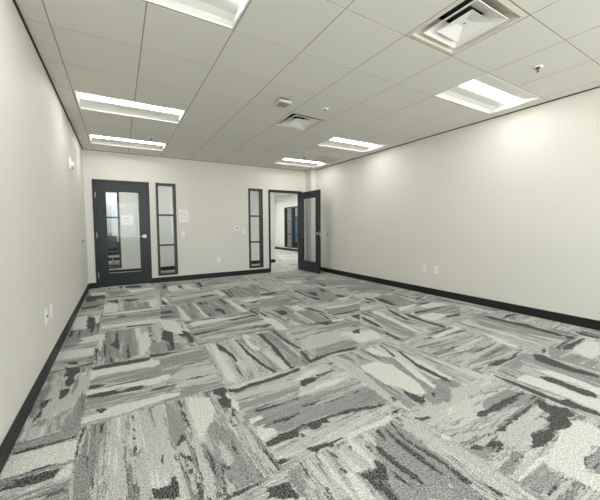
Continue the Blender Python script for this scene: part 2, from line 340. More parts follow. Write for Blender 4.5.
('grey', [(1.748,0.655),(1.819,0.64),(1.775,0.594),(1.78,0.557),(1.71,0.543),(1.622,0.548),(1.603,0.597),(1.593,0.643),(1.665,0.642)]),
('dark', [(1.623,0.555),(1.716,0.55),(1.708,0.536),(1.615,0.537)]),
('dark', [(1.799,0.563),(1.802,0.536),(1.789,0.528),(1.776,0.547)]),
('dark', [(2.574,0.841),(2.644,0.807),(2.632,0.713),(2.638,0.64),(2.582,0.626),(2.56,0.705),(2.565,0.781)]),
('cream', [(2.703,0.785),(2.851,0.698),(2.646,0.645),(2.646,0.717)]),
('pale', [(1.542,0.957),(1.562,0.912),(1.555,0.657),(1.519,0.573),(1.434,0.623),(1.473,0.913)]),
('dark', [(1.4,0.868),(1.403,0.816),(1.406,0.744),(1.369,0.735),(1.351,0.773),(1.365,0.846)]),
('dark', [(1.432,0.737),(1.458,0.685),(1.465,0.622),(1.422,0.647),(1.419,0.698)]),
('grey', [(1.358,0.839),(1.351,0.761),(1.35,0.672),(1.218,0.75)]),
('cream', [(-0.399,3.823),(-0.254,4.039),(-0.245,3.771),(-0.411,3.767)]),
('cream', [(-0.552,3.634),(-0.252,3.581),(-0.256,3.377),(-0.546,3.395),(-0.56,3.559)]),
('dark', [(-0.454,3.316),(-0.349,3.283),(-0.36,3.203),(-0.437,3.249)]),
('dark', [(-0.464,3.216),(-0.322,3.12),(-0.321,3.035),(-0.351,2.974),(-0.342,2.884),(-0.354,2.774),(-0.397,2.787),(-0.418,2.907),(-0.398,2.964),(-0.435,3.0),(-0.432,3.106)]),
('dark', [(-0.433,2.751),(-0.381,2.781),(-0.343,2.714),(-0.362,2.648),(-0.388,2.601),(-0.414,2.616)]),
('dark', [(-0.478,2.68),(-0.471,2.778),(-0.463,2.617),(-0.478,2.432),(-0.488,2.344),(-0.507,2.369),(-0.501,2.491)]),
('pale', [(-0.499,3.071),(-0.288,2.996),(-0.257,2.704),(-0.303,2.47),(-0.387,2.393),(-0.457,2.435),(-0.457,2.596)]),
('grey', [(-0.317,2.479),(-0.262,2.666),(-0.261,2.48),(-0.239,2.219),(-0.352,2.232),(-0.382,2.361)]),
('grey', [(-0.562,2.805),(-0.511,2.94),(-0.481,2.796),(-0.506,2.494),(-0.536,2.394),(-0.57,2.501)]),
('grey', [(-0.594,4.023),(-0.419,4.047),(-0.413,3.754),(-0.533,3.714)]),
('dark', [(-0.254,3.074),(-0.131,3.094),(0.005,3.071),(0.188,3.059),(0.215,3.069),(0.206,2.969),(0.023,2.974),(-0.109,2.987),(-0.24,3.002)]),
('cream', [(-0.254,3.0),(-0.11,2.993),(0.023,2.969),(0.202,2.96),(0.282,2.93),(0.271,2.831),(0.192,2.84),(-0.035,2.87),(-0.194,2.866),(-0.24,2.792)]),
('grey', [(-0.193,2.856),(-0.035,2.844),(0.268,2.805),(0.246,2.603),(0.174,2.623),(-0.035,2.679),(-0.17,2.715),(-0.254,2.765)]),
('dark', [(-0.25,2.716),(-0.178,2.716),(-0.116,2.687),(-0.167,2.646),(-0.249,2.658)]),
('cream', [(-0.166,2.629),(0.172,2.601),(0.323,2.606),(0.31,2.518),(0.163,2.487),(-0.036,2.572),(-0.1,2.55),(-0.247,2.572),(-0.248,2.65)]),
('dark', [(-0.249,2.566),(-0.163,2.572),(-0.068,2.555),(-0.033,2.514),(-0.083,2.486),(-0.16,2.494),(-0.246,2.516)]),
('dark', [(-0.023,2.532),(0.064,2.538),(0.147,2.505),(0.097,2.457),(0.009,2.47)]),
('grey', [(-0.243,2.522),(-0.083,2.474),(0.156,2.398),(0.328,2.389),(0.318,2.321),(0.151,2.336),(-0.006,2.346),(-0.153,2.349),(-0.244,2.354)]),
('cream', [(-0.244,2.279),(-0.15,2.283),(-0.051,2.321),(0.148,2.301),(0.213,2.299),(0.206,2.237),(0.02,2.198),(-0.106,2.203),(-0.244,2.203)]),
('dark', [(-0.176,2.337),(-0.124,2.331),(-0.105,2.282),(-0.149,2.261),(-0.174,2.298)]),
('grey', [(-0.166,3.94),(0.122,3.957),(0.12,3.151),(0.006,3.125),(-0.145,3.246),(-0.193,3.213),(-0.186,3.542)]),
('dark', [(-0.062,3.97),(-0.028,3.522),(-0.05,3.266),(-0.077,3.461),(-0.127,3.581),(-0.084,3.715)]),
('dark', [(0.038,3.659),(0.056,3.324),(0.054,3.114),(0.018,3.106),(0.016,3.349)]),
('dark', [(-0.187,3.777),(-0.151,3.596),(-0.141,3.231),(-0.17,3.28)]),
('cream', [(0.151,3.748),(0.246,3.833),(0.245,3.357),(0.155,3.13),(0.131,3.352)]),
('cream', [(-0.24,3.984),(-0.193,4.002),(-0.189,3.619),(-0.212,3.416)]),
('dark', [(-0.257,3.599),(-0.214,3.537),(-0.212,3.213),(-0.241,3.254)]),
('dark', [(0.404,3.806),(0.498,3.651),(0.471,3.38),(0.449,3.124),(0.402,3.117),(0.404,3.34),(0.349,3.479)]),
('dark', [(0.209,3.11),(0.343,3.084),(0.508,3.039),(0.334,3.01),(0.202,3.014)]),
('grey', [(0.24,3.438),(0.512,3.275),(0.51,3.052),(0.215,3.127)]),
('dark', [(0.583,3.698),(0.648,3.589),(0.66,3.352),(0.648,3.193),(0.6,3.206),(0.592,3.464)]),
('cream', [(0.205,3.006),(0.236,2.969),(0.227,2.808),(0.19,2.814)]),
('grey', [(0.238,2.955),(0.672,2.969),(0.675,2.786),(0.384,2.753),(0.227,2.792)]),
('pale', [(0.405,2.633),(0.693,2.596),(0.675,2.421),(0.414,2.457),(0.273,2.518)]),
('grey', [(0.296,2.698),(0.432,2.67),(0.394,2.564),(0.273,2.518),(0.169,2.557),(0.178,2.668)]),
('pale', [(0.389,2.426),(0.666,2.353),(0.66,2.265),(0.409,2.329)]),
('dark', [(0.413,2.453),(0.529,2.449),(0.637,2.434),(0.522,2.416),(0.417,2.423)]),
('dark', [(0.155,2.43),(0.262,2.424),(0.354,2.412),(0.327,2.381),(0.205,2.381),(0.152,2.392)]),
('cream', [(0.145,2.302),(0.247,2.305),(0.344,2.267),(0.359,2.231),(0.254,2.227),(0.138,2.209)]),
('grey', [(0.366,2.293),(0.677,2.255),(0.676,2.191),(0.367,2.197),(0.138,2.176)]),
('grey', [(0.692,3.104),(0.733,3.064),(0.679,2.232),(0.646,2.188)]),
('pale', [(0.741,3.098),(0.806,3.098),(0.802,2.203),(0.658,2.193)]),
('cream', [(0.774,3.078),(0.814,3.015),(0.772,2.266),(0.721,2.207),(0.691,2.269)]),
('dark', [(0.825,3.102),(0.872,2.965),(0.887,2.826),(0.901,2.716),(0.892,2.553),(0.859,2.514),(0.853,2.667),(0.838,2.773),(0.807,2.874)]),
('dark', [(0.847,2.544),(0.85,2.474),(0.837,2.242),(0.811,2.257),(0.815,2.388)]),
('pale', [(0.962,3.085),(1.008,3.057),(0.944,2.188),(0.91,2.184)]),
('dark', [(1.032,3.102),(1.054,3.029),(1.053,2.671),(1.068,2.412),(1.101,2.192),(1.06,2.172),(1.021,2.361),(1.003,2.641)]),
('grey', [(1.054,3.029),(1.149,3.057),(1.141,2.194),(1.086,2.201)]),
('cream', [(1.126,3.088),(1.161,3.049),(1.144,2.832),(1.179,2.721),(1.139,2.647),(1.088,2.726),(1.105,2.918)]),
('dark', [(1.304,3.088),(1.36,3.082),(1.346,2.87),(1.341,2.698),(1.313,2.535),(1.275,2.335),(1.263,2.173),(1.211,2.167),(1.231,2.35),(1.245,2.529),(1.283,2.718),(1.282,2.876)]),
('grey', [(1.336,3.078),(1.537,3.101),(1.46,2.414),(1.324,2.191),(1.259,2.187),(1.323,2.564)]),
('dark', [(1.488,3.101),(1.525,3.078),(1.512,2.812),(1.507,2.692),(1.53,2.51),(1.494,2.461),(1.46,2.688)]),
('pale', [(1.476,2.859),(1.445,2.389),(1.402,2.319),(1.433,2.72)]),
('dark', [(0.653,2.147),(0.726,2.107),(0.838,2.137),(0.916,2.122),(1.052,2.133),(1.308,2.157),(1.276,2.103),(1.018,2.065),(0.831,2.069),(0.706,2.052),(0.646,2.08)]),
('cream', [(0.744,2.129),(0.841,2.144),(0.843,2.113),(0.753,2.075)]),
('pale', [(0.647,2.042),(1.211,2.005),(1.313,2.016),(1.258,1.932),(1.161,1.923),(0.659,1.969)]),
('grey', [(0.654,1.904),(0.903,1.916),(1.143,1.892),(1.115,1.848),(0.806,1.83),(0.649,1.842)]),
('grey', [(0.844,1.791),(1.151,1.768),(0.957,1.472),(0.776,1.515),(0.683,1.595)]),
('grey', [(1.882,2.993),(1.46,2.414),(1.324,2.191),(1.373,2.107)]),
('dark', [(0.701,1.796),(0.879,1.787),(0.981,1.761),(1.078,1.786),(1.057,1.751),(0.86,1.749),(0.738,1.758)]),
('cream', [(0.658,1.717),(0.745,1.715),(0.744,1.681),(0.658,1.67)]),
('dark', [(0.554,2.197),(0.653,2.179),(0.652,2.103),(0.619,2.058),(0.639,1.981),(0.62,1.924),(0.57,1.914),(0.544,1.962),(0.551,2.033),(0.584,2.057),(0.547,2.116)]),
('cream', [(0.616,2.06),(0.652,2.103),(0.649,1.94),(0.646,1.843),(0.625,1.837),(0.617,1.925),(0.636,1.983)]),
('grey', [(0.55,2.183),(0.525,1.98),(0.52,1.857),(0.502,1.898),(0.524,2.049)]),
('cream', [(2.213,2.548),(2.51,2.482),(2.418,2.291),(2.101,2.303),(2.124,2.426)]),
('dark', [(1.425,2.228),(1.527,2.257),(1.831,2.273),(2.062,2.242),(1.953,2.186),(1.702,2.223),(1.472,2.176),(1.394,2.166)]),
('pale', [(1.639,2.178),(1.734,2.152),(1.708,1.855),(1.62,1.365),(1.56,1.334),(1.563,1.469),(1.587,1.781)]),
('grey', [(1.615,2.073),(1.666,1.933),(1.593,1.451),(1.551,1.423),(1.615,1.812)]),
('cream', [(1.755,1.906),(1.935,1.911),(2.012,1.78),(1.978,1.596),(1.947,1.456),(1.877,1.357),(1.825,1.343),(1.781,1.413),(1.768,1.492),(1.719,1.592),(1.724,1.7),(1.728,1.818)]),
('grey', [(1.69,1.866),(1.709,1.686),(1.686,1.489),(1.697,1.286),(1.617,1.301),(1.63,1.485)]),
('dark', [(1.774,1.497),(1.781,1.413),(1.824,1.321),(1.776,1.273),(1.717,1.267),(1.713,1.338),(1.724,1.421)]),
('dark', [(1.622,1.47),(1.638,1.413),(1.611,1.37),(1.583,1.397)]),
('dark', [(1.915,1.342),(1.946,1.315),(1.876,1.276),(1.869,1.309)]),
('cream', [(2.061,2.17),(2.127,2.152),(2.135,1.944),(2.113,1.894),(2.023,2.03)]),
('cream', [(2.138,1.879),(2.177,1.855),(2.108,1.602),(2.016,1.373),(1.975,1.349),(2.005,1.523)]),
('grey', [(2.011,2.018),(2.14,1.866),(2.012,1.505),(1.966,1.343),(1.889,1.349),(1.995,1.61),(2.03,1.797)]),
('dark', [(2.276,1.971),(2.307,1.952),(2.225,1.692),(2.199,1.372),(2.149,1.34),(2.149,1.634)]),
('dark', [(2.243,2.171),(2.269,2.155),(2.183,1.883),(2.138,1.879)]),
('pale', [(2.252,1.905),(2.329,1.827),(2.232,1.397),(2.195,1.374),(2.216,1.686)]),
('pale', [(1.115,1.848),(1.417,1.883),(1.594,1.849),(1.579,1.786),(1.274,1.754),(1.073,1.778)]),
('cream', [(1.246,1.844),(1.456,1.837),(1.58,1.833),(1.392,1.786),(1.21,1.791)]),
('pale', [(1.265,2.094),(1.539,2.119),(1.548,2.057),(1.538,2.009),(1.211,2.005)]),
('dark', [(1.181,1.964),(1.284,1.971),(1.356,1.928),(1.277,1.889),(1.171,1.867),(1.136,1.888)]),
('dark', [(1.337,1.978),(1.462,1.977),(1.552,1.959),(1.461,1.942),(1.331,1.934)]),
('grey', [(1.065,1.764),(1.321,1.726),(1.628,1.711),(1.611,1.514),(1.547,1.408),(1.254,1.453),(0.93,1.543)]),
('dark', [(1.399,1.622),(1.491,1.632),(1.472,1.597),(1.407,1.591)]),
('dark', [(1.166,1.634),(1.307,1.621),(1.384,1.604),(1.269,1.601),(1.149,1.611)]),
('dark', [(1.018,1.688),(1.107,1.669),(1.192,1.671),(1.105,1.636),(1.001,1.659)]),
('dark', [(1.514,1.336),(1.568,1.32),(1.523,1.288),(1.462,1.294)]),
('pale', [(1.551,1.247),(1.784,1.235),(1.911,1.192),(1.649,1.025),(1.577,1.174)]),
('grey', [(1.838,1.459),(2.27,1.422),(2.187,1.251),(1.911,1.192),(1.784,1.235)]),
('dark', [(1.506,2.489),(1.496,2.359),(1.458,2.196),(1.411,2.184),(1.436,2.33),(1.456,2.416)]),
('pale', [(1.625,2.685),(1.986,2.732),(2.282,2.649),(2.033,2.439),(1.632,2.413),(1.475,2.438)]),
('grey', [(1.632,2.413),(2.033,2.439),(2.122,2.345),(2.067,2.247),(1.831,2.273),(1.527,2.257)]),
('dark', [(3.296,1.273),(3.359,1.235),(3.322,1.093),(3.282,0.979),(3.295,0.811),(3.219,0.791),(3.157,0.956),(3.154,1.087),(3.167,1.203)]),
('grey', [(3.28,1.322),(3.275,1.26),(3.21,0.792),(2.945,0.723),(3.02,0.974),(3.002,1.135),(3.039,1.222)]),
('cream', [(2.647,1.127),(2.792,1.12),(2.82,1.047),(2.801,0.886),(2.778,0.679),(2.757,0.626),(2.629,0.595),(2.646,0.645),(2.662,0.854),(2.646,1.011)]),
('cream', [(2.96,1.118),(3.04,1.046),(3.055,0.893),(3.013,0.74),(2.88,0.706),(2.965,0.851),(2.938,0.931),(2.936,1.025)]),
('dark', [(2.844,1.051),(2.912,1.024),(2.924,0.927),(2.898,0.845),(2.915,0.767),(2.888,0.712),(2.836,0.707),(2.795,0.76),(2.805,0.844),(2.827,0.924),(2.805,0.98)]),
('dark', [(2.558,1.26),(2.587,1.242),(2.594,1.038),(2.588,0.815),(2.617,0.637),(2.612,0.591),(2.571,0.581),(2.569,0.625),(2.523,0.807),(2.522,1.024)]),
('dark', [(2.695,1.251),(2.71,1.218),(2.698,1.12),(2.661,1.133)]),
('dark', [(3.913,1.204),(4.118,1.199),(4.294,1.177),(4.104,1.151),(3.88,1.142),(3.757,1.123),(3.635,1.162),(3.726,1.206)]),
('cream', [(3.769,1.13),(4.121,1.141),(4.205,1.051),(3.8,0.945),(3.618,0.963),(3.68,1.049)]),
('grey', [(3.816,1.001),(3.993,0.996),(3.954,0.918),(3.769,0.872),(3.728,0.927)]),
('dark', [(2.713,1.372),(2.899,1.375),(3.003,1.343),(3.181,1.362),(3.421,1.374),(3.192,1.342),(3.085,1.306),(2.929,1.305),(2.767,1.307),(2.682,1.342)]),
('pale', [(2.803,1.71),(3.085,1.726),(3.375,1.757),(3.286,1.684),(2.906,1.648),(2.708,1.652)]),
('pale', [(2.745,1.578),(3.19,1.586),(3.275,1.535),(2.762,1.475),(2.509,1.483)]),
('grey', [(2.877,1.631),(3.352,1.526),(3.244,1.411),(2.831,1.404),(2.564,1.45)]),
('dark', [(3.478,1.27),(3.576,1.267),(3.489,1.23),(3.366,1.219)]),
('dark', [(1.949,1.042),(2.038,1.032),(2.133,1.034),(2.35,1.027),(2.491,1.007),(2.458,0.982),(2.253,0.983),(2.071,0.988),(1.927,1.004),(1.909,1.015)]),
('grey', [(2.085,1.089),(2.436,1.083),(2.496,0.952),(2.313,0.921),(2.082,0.963),(2.041,1.034)]),
('dark', [(2.299,1.125),(2.471,1.09),(2.353,1.093),(2.257,1.112)]),
('pale', [(2.027,0.908),(2.249,0.895),(2.404,0.901),(2.297,0.806),(2.114,0.751),(1.963,0.839)]),
('dark', [(1.9,0.889),(2.085,0.894),(2.348,0.907),(2.335,0.892),(2.101,0.873),(1.915,0.863)]),
('dark', [(2.45,0.914),(2.454,0.878),(2.394,0.815),(2.425,0.813),(2.526,0.769),(2.446,0.703),(2.373,0.718),(2.332,0.674),(2.25,0.678),(2.183,0.704),(2.131,0.735),(2.232,0.76),(2.245,0.802),(2.337,0.797),(2.391,0.885)]),
('cream', [(2.355,0.714),(2.415,0.674),(2.416,0.585),(2.401,0.581),(2.27,0.658)]),
('grey', [(3.118,1.354),(3.307,1.273),(3.067,1.234),(2.845,1.177),(2.838,1.287)]),
('pale', [(2.075,1.297),(2.342,1.264),(2.46,1.216),(2.149,1.158),(1.884,1.175)]),
('dark', [(2.87,1.778),(2.832,1.728),(2.706,1.7)]),
('dark', [(4.463,1.368),(4.431,1.272),(4.393,1.1),(4.316,1.08),(4.31,1.236)]),
('grey', [(3.676,1.294),(3.63,1.179),(3.618,0.963),(3.592,0.891),(3.347,0.827),(3.353,1.034),(3.346,1.155)]),
('cream', [(-0.494,6.672),(-0.257,6.659),(-0.244,6.247),(-0.33,6.226),(-0.411,6.351),(-0.458,6.305)]),
('dark', [(-0.539,6.355),(-0.411,6.351),(-0.255,6.362),(-0.237,6.023),(-0.347,6.063),(-0.374,5.904),(-0.496,5.85),(-0.529,6.039)]),
('grey', [(-0.573,6.528),(-0.249,6.405),(-0.237,5.819),(-0.514,5.799)]),
('grey', [(-0.537,5.813),(-0.241,5.782),(-0.249,5.401),(-0.53,5.254)]),
('pale', [(-0.546,5.214),(-0.262,5.192),(-0.262,4.945),(-0.551,5.075)]),
('dark', [(-0.533,5.519),(-0.386,5.542),(-0.259,5.642),(-0.335,5.397),(-0.54,5.362)]),
('cream', [(-0.54,4.96),(-0.407,4.941),(-0.403,4.641),(-0.362,4.318),(-0.511,4.34),(-0.532,4.456)]),
('cream', [(-0.337,4.898),(-0.26,4.897),(-0.259,4.475),(-0.301,4.501)]),
('dark', [(-0.398,4.821),(-0.335,4.852),(-0.311,4.666),(-0.326,4.555),(-0.292,4.419),(-0.291,4.207),(-0.305,4.086),(-0.33,4.101),(-0.35,4.277),(-0.406,4.452),(-0.365,4.479),(-0.397,4.678)]),
('dark', [(-0.272,4.562),(-0.254,4.567),(-0.239,4.045),(-0.26,4.058)]),
('grey', [(-0.545,4.361),(-0.361,4.304),(-0.27,4.333),(-0.254,4.023),(-0.415,4.0),(-0.524,3.98)]),
('dark', [(-0.545,4.361),(-0.49,4.294),(-0.489,4.135),(-0.515,4.032),(-0.543,4.137)]),
('cream', [(-0.412,3.97),(-0.253,4.004),(-0.171,3.974),(-0.173,3.769),(-0.391,3.9)]),
('grey', [(-0.243,6.65),(0.684,6.627),(0.649,6.305),(0.164,6.311),(-0.178,6.131)]),
('cream', [(0.087,6.584),(0.558,6.607),(0.604,6.444),(0.164,6.311)]),
('dark', [(0.066,7.056),(0.373,7.03),(0.37,6.725),(0.178,6.749),(0.063,6.859)]),
('dark', [(-0.218,5.807),(-0.051,5.797),(-0.039,5.568),(-0.062,5.46),(-0.097,5.604),(-0.214,5.676)]),
('cream', [(-0.243,5.512),(-0.062,5.52),(-0.05,5.222),(-0.06,4.966),(-0.214,4.982),(-0.243,5.233)]),
('dark', [(0.047,5.778),(0.268,5.682),(0.225,5.573),(0.091,5.552),(0.044,5.606)]),
('grey', [(0.226,5.343),(0.385,5.37),(0.375,4.961),(0.228,4.944),(0.217,5.17)]),
('cream', [(0.281,5.46),(0.515,5.557),(0.501,5.173),(0.408,4.941),(0.369,5.021),(0.373,5.377)]),
('grey', [(0.019,5.471),(0.232,5.464),(0.215,4.899),(0.013,4.972)]),
('grey', [(-0.248,4.844),(0.012,4.825),(0.056,4.997),(0.495,4.888),(0.479,4.738),(0.094,4.823),(0.011,4.778),(-0.244,4.753)]),
('cream', [(-0.25,4.891),(-0.091,4.936),(0.497,4.908),(0.487,4.817),(0.032,4.812),(-0.149,4.811)]),
('grey', [(-0.24,4.665),(0.05,4.662),(0.468,4.643),(0.444,4.421),(0.046,4.49),(-0.232,4.459)]),
('dark', [(-0.069,4.69),(0.05,4.707),(0.029,4.613),(-0.059,4.614)]),
('cream', [(-0.236,4.349),(0.043,4.33),(0.431,4.298),(0.42,4.197),(0.332,4.101),(0.04,4.181),(-0.084,4.206),(-0.23,4.225)]),
('dark', [(0.022,4.171),(0.335,4.13),(0.338,4.067),(0.039,4.104)]),
('grey', [(-0.175,4.071),(-0.049,4.06),(0.116,4.029),(0.115,3.595),(-0.157,3.759)]),
('dark', [(-0.081,3.95),(-0.048,4.007),(-0.043,3.691),(-0.067,3.705)]),
('cream', [(0.115,3.995),(0.178,4.026),(0.185,3.553),(0.123,3.591)]),
('dark', [(0.243,3.675),(0.279,3.701),(0.287,3.636),(0.245,3.602)]),
('pale', [(0.327,4.044),(0.404,4.057),(0.339,3.46),(0.309,3.479)]),
('dark', [(0.713,6.609),(0.811,6.754),(0.789,6.462),(0.701,6.236)]),
('cream', [(0.835,6.572),(0.976,6.65),(0.991,6.145),(0.812,5.957),(0.77,6.193)]),
('dark', [(1.006,6.526),(1.101,6.508),(1.04,6.247),(0.983,6.244)]),
('cream', [(1.117,6.603),(1.253,6.518),(1.225,5.908),(1.143,5.96),(1.082,6.22)]),
('dark', [(1.413,6.707),(1.505,6.718),(1.456,6.182),(1.378,6.092),(1.388,6.433)]),
('grey', [(0.727,7.026),(0.882,6.928),(0.749,6.031),(0.654,5.615),(0.579,5.661)]),
('pale', [(0.711,5.436),(1.309,5.597),(1.561,5.61),(1.474,5.413),(1.079,5.351),(0.733,5.22)]),
('grey', [(0.677,5.19),(1.009,5.28),(1.507,5.313),(1.458,5.145),(1.136,5.104),(0.736,4.909),(0.676,5.005)]),
('dark', [(1.184,5.315),(1.459,5.358),(1.394,5.229),(1.188,5.211)]),
('pale', [(1.692,6.199),(2.206,6.322),(2.684,6.139),(2.564,5.866),(2.107,5.938),(1.678,5.904)]),
('cream', [(1.548,5.797),(1.596,5.676),(1.614,5.168),(1.519,5.152),(1.507,5.474)]),
('grey', [(1.609,5.668),(2.046,5.673),(2.419,5.537),(2.119,4.855),(1.751,4.862),(1.58,4.968)]),
('dark', [(1.746,5.582),(1.787,5.557),(1.719,5.027),(1.674,4.982)]),
('dark', [(1.664,5.634),(1.705,5.608),(1.653,4.923),(1.605,4.91)]),
('dark', [(0.557,5.462),(0.591,5.307),(0.627,5.096),(0.599,4.97),(0.537,5.055)]),
('cream', [(0.58,5.546),(0.662,5.466),(0.658,5.138),(0.607,5.132)]),
('dark', [(0.468,4.643),(0.623,4.629),(0.626,4.497),(0.453,4.507)]),
('grey', [(0.489,4.837),(0.698,4.818),(0.688,4.46),(0.679,4.147),(0.422,4.22)]),
('dark', [(0.44,4.38),(0.562,4.349),(0.632,4.245),(0.431,4.298)]),
('cream', [(0.725,4.916),(0.752,4.785),(0.766,4.271),(0.778,4.003),(0.715,4.001),(0.706,4.307)]),
('grey', [(0.761,4.836),(0.946,4.899),(0.916,4.045),(0.778,4.003)]),
('cream', [(0.969,4.947),(0.992,4.811),(1.002,3.993),(0.949,4.0)]),
('grey', [(1.015,4.918),(1.489,4.954),(1.437,4.364),(1.329,3.972),(1.012,3.987)]),
('dark', [(1.038,4.904),(1.12,4.917),(1.14,4.78),(1.081,4.697),(1.041,4.745)]),
('dark', [(1.143,4.902),(1.183,4.903),(1.159,4.649),(1.131,4.643)]),
('dark', [(1.399,4.941),(1.446,4.953),(1.429,4.541),(1.38,4.513)]),
('dark', [(1.179,4.392),(1.242,4.396),(1.284,4.244),(1.246,4.023),(1.204,4.021),(1.207,4.191),(1.15,4.245)]),
('dark', [(1.022,4.207),(1.067,4.199),(1.061,4.045),(1.017,4.009)]),
('grey', [(1.489,4.954),(1.458,4.351),(1.417,4.014),(1.343,4.011),(1.402,4.499)]),
('cream', [(1.519,5.006),(1.548,4.782),(1.569,4.019),(1.477,3.977),(1.468,4.458)]),
('cream', [(0.738,3.908),(0.826,3.933),(1.203,3.87),(1.459,3.802),(1.218,3.777),(0.926,3.74),(0.723,3.731)]),
('dark', [(1.169,3.765),(1.355,3.778),(1.566,3.827),(1.594,3.719),(1.431,3.731),(1.232,3.686)]),
('cream', [(1.647,4.655),(1.874,4.716),(2.042,4.682),(1.949,4.469),(1.723,4.481)]),
('dark', [(1.563,4.423),(1.641,4.411),(1.631,4.245),(1.566,4.284)]),
('dark', [(1.746,4.467),(1.98,4.541),(1.949,4.469),(1.794,4.376)]),
('grey', [(1.614,4.2),(1.863,4.274),(1.661,3.816),(1.598,3.903)]),
('dark', [(1.604,4.174),(1.63,3.981),(1.645,3.779),(1.594,3.747),(1.573,3.966)]),
('grey', [(0.686,3.55),(0.899,3.555),(1.355,3.652),(1.614,3.708),(1.526,3.508),(1.07,3.451),(0.674,3.402)]),
('dark', [(0.669,3.466),(0.897,3.474),(1.039,3.483),(1.061,3.456),(0.922,3.42),(0.69,3.392)]),
('dark', [(1.199,3.589),(1.264,3.588),(1.233,3.531)]),
('cream', [(0.426,4.259),(0.414,4.144),(0.418,3.846),(0.453,3.691),(0.507,3.564),(0.567,3.497),(0.648,3.639),(0.607,3.731),(0.623,3.939),(0.585,4.08)]),
('grey', [(0.623,3.939),(0.648,3.639),(0.664,3.438),(0.63,3.313),(0.544,3.364),(0.563,3.69)]),
('cream', [(0.644,4.004),(0.665,3.952),(0.67,3.56),(0.634,3.568)]),
('dark', [(0.38,3.671),(0.43,3.718),(0.438,3.575),(0.474,3.523),(0.46,3.387),(0.432,3.404),(0.435,3.487),(0.377,3.494)]),
('dark', [(0.526,3.571),(0.65,3.508),(0.648,3.359),(0.625,3.288),(0.621,3.404),(0.528,3.472)]),
('dark', [(1.024,3.075),(1.078,3.071),(1.07,3.02)]),
('cream', [(1.145,3.148),(1.202,3.143),(1.195,3.001),(1.147,3.001)]),
('cream', [(3.107,5.751),(3.405,5.61),(3.394,5.454),(3.045,5.562)]),
('grey', [(3.333,5.492),(3.869,5.51),(4.62,5.033),(4.349,4.738),(3.6,4.894),(3.363,5.146)]),
('dark', [(3.635,5.301),(3.671,5.167),(3.6,4.894),(3.514,4.888)]),
('grey', [(2.119,4.855),(2.44,4.975),(2.658,4.924),(2.551,4.663),(2.19,4.662)]),
('dark', [(2.145,4.915),(2.357,4.944),(2.479,4.985),(2.429,4.818),(2.28,4.785),(2.117,4.78)]),
('cream', [(2.067,4.738),(2.266,4.688),(2.276,4.579),(2.08,4.56),(2.008,4.605)]),
('dark', [(2.792,4.875),(2.853,4.855),(2.812,4.305),(2.875,4.096),(2.819,3.969),(2.752,4.063),(2.768,4.451)]),
('dark', [(2.9,4.605),(3.094,4.567),(2.991,4.312),(2.896,4.224)]),
('grey', [(2.791,4.841),(3.363,4.847),(3.345,4.247),(3.33,3.954),(2.895,3.846),(2.74,4.045)]),
('dark', [(3.317,4.781),(3.354,4.666),(3.234,4.397),(3.182,4.479)]),
('dark', [(3.279,4.21),(3.37,4.002),(3.243,3.937),(3.185,4.044)]),
('dark', [(2.869,3.9),(2.994,3.888),(2.891,3.798)]),
('cream', [(3.111,3.949),(3.338,3.921),(3.299,3.833),(3.063,3.845)]),
('dark', [(2.891,3.886),(2.98,3.87),(2.885,3.789)]),
('grey', [(1.994,4.573),(2.448,4.36),(2.33,4.046),(2.018,4.063),(1.784,4.095)]),
('cream', [(2.213,3.943),(2.346,3.918),(2.329,3.655),(2.15,3.663)]),
('dark', [(2.338,3.981),(2.367,3.905),(2.335,3.757),(2.42,3.705),(2.417,3.57),(2.46,3.424),(2.441,3.358),(2.376,3.426),(2.343,3.545),(2.322,3.69)]),
('dark', [(2.356,3.439),(2.392,3.369),(2.35,3.087),(2.313,3.109)]),
('grey', [(2.139,3.62),(2.346,3.593),(2.311,3.07),(2.161,3.043),(2.073,3.215),(2.076,3.47)]),
('dark', [(1.857,3.793),(2.018,3.794),(2.028,3.688),(1.94,3.553),(1.875,3.575),(1.868,3.737)]),
('grey', [(1.853,3.895),(2.125,3.941),(2.118,3.585),(1.946,3.212),(1.874,3.256),(1.899,3.671)]),
('dark', [(1.859,3.428),(1.885,3.37),(1.845,3.313),(1.824,3.35)]),
('pale', [(2.119,3.632),(2.108,3.114),(2.046,3.06),(2.057,3.574)]),
('dark', [(2.107,3.076),(2.206,3.07),(2.267,2.978),(2.434,2.955),(2.275,2.921),(2.149,2.923),(2.112,2.975)]),
('cream', [(2.32,3.065),(2.501,3.036),(2.475,2.97),(2.305,2.994)]),
('dark', [(2.501,3.036),(2.511,2.948),(2.511,2.853),(2.466,2.896)]),
('grey', [(2.535,3.528),(3.215,3.5),(2.957,3.219),(2.481,3.222),(2.475,3.366)]),
('dark', [(2.486,3.265),(2.673,3.245),(2.987,3.251),(2.945,3.206),(2.622,3.182),(2.472,3.21)]),
('cream', [(2.63,3.576),(3.127,3.554),(3.287,3.578),(3.229,3.516),(2.87,3.483),(2.597,3.49)]),
('dark', [(2.648,3.076),(2.843,3.094),(2.638,2.871),(2.641,2.968)]),
('dark', [(2.28,2.618),(2.42,2.633),(2.306,2.508),(2.235,2.538)]),
('cream', [(2.163,2.625),(2.253,2.602),(2.224,2.526),(2.065,2.562)]),
('grey', [(2.052,2.925),(2.392,2.903),(2.615,2.845),(2.461,2.677),(2.151,2.762),(1.874,2.769)]),
('cream', [(1.64,3.604),(1.719,3.513),(1.704,3.208),(1.67,3.02),(1.553,3.091),(1.592,3.351),(1.562,3.485)]),
('dark', [(1.695,3.892),(1.71,3.649),(1.668,3.612),(1.645,3.779)]),
('dark', [(1.422,3.272),(1.57,3.304),(1.559,3.259),(1.444,3.224)]),
('grey', [(1.47,3.141),(1.562,3.152),(1.558,2.782),(1.352,2.85),(1.384,3.003)]),
('dark', [(1.342,3.09),(1.368,3.013),(1.336,2.859),(1.291,2.887)]),
('pale', [(1.566,2.834),(1.793,2.817),(2.085,2.836),(1.811,2.776),(1.549,2.731)]),
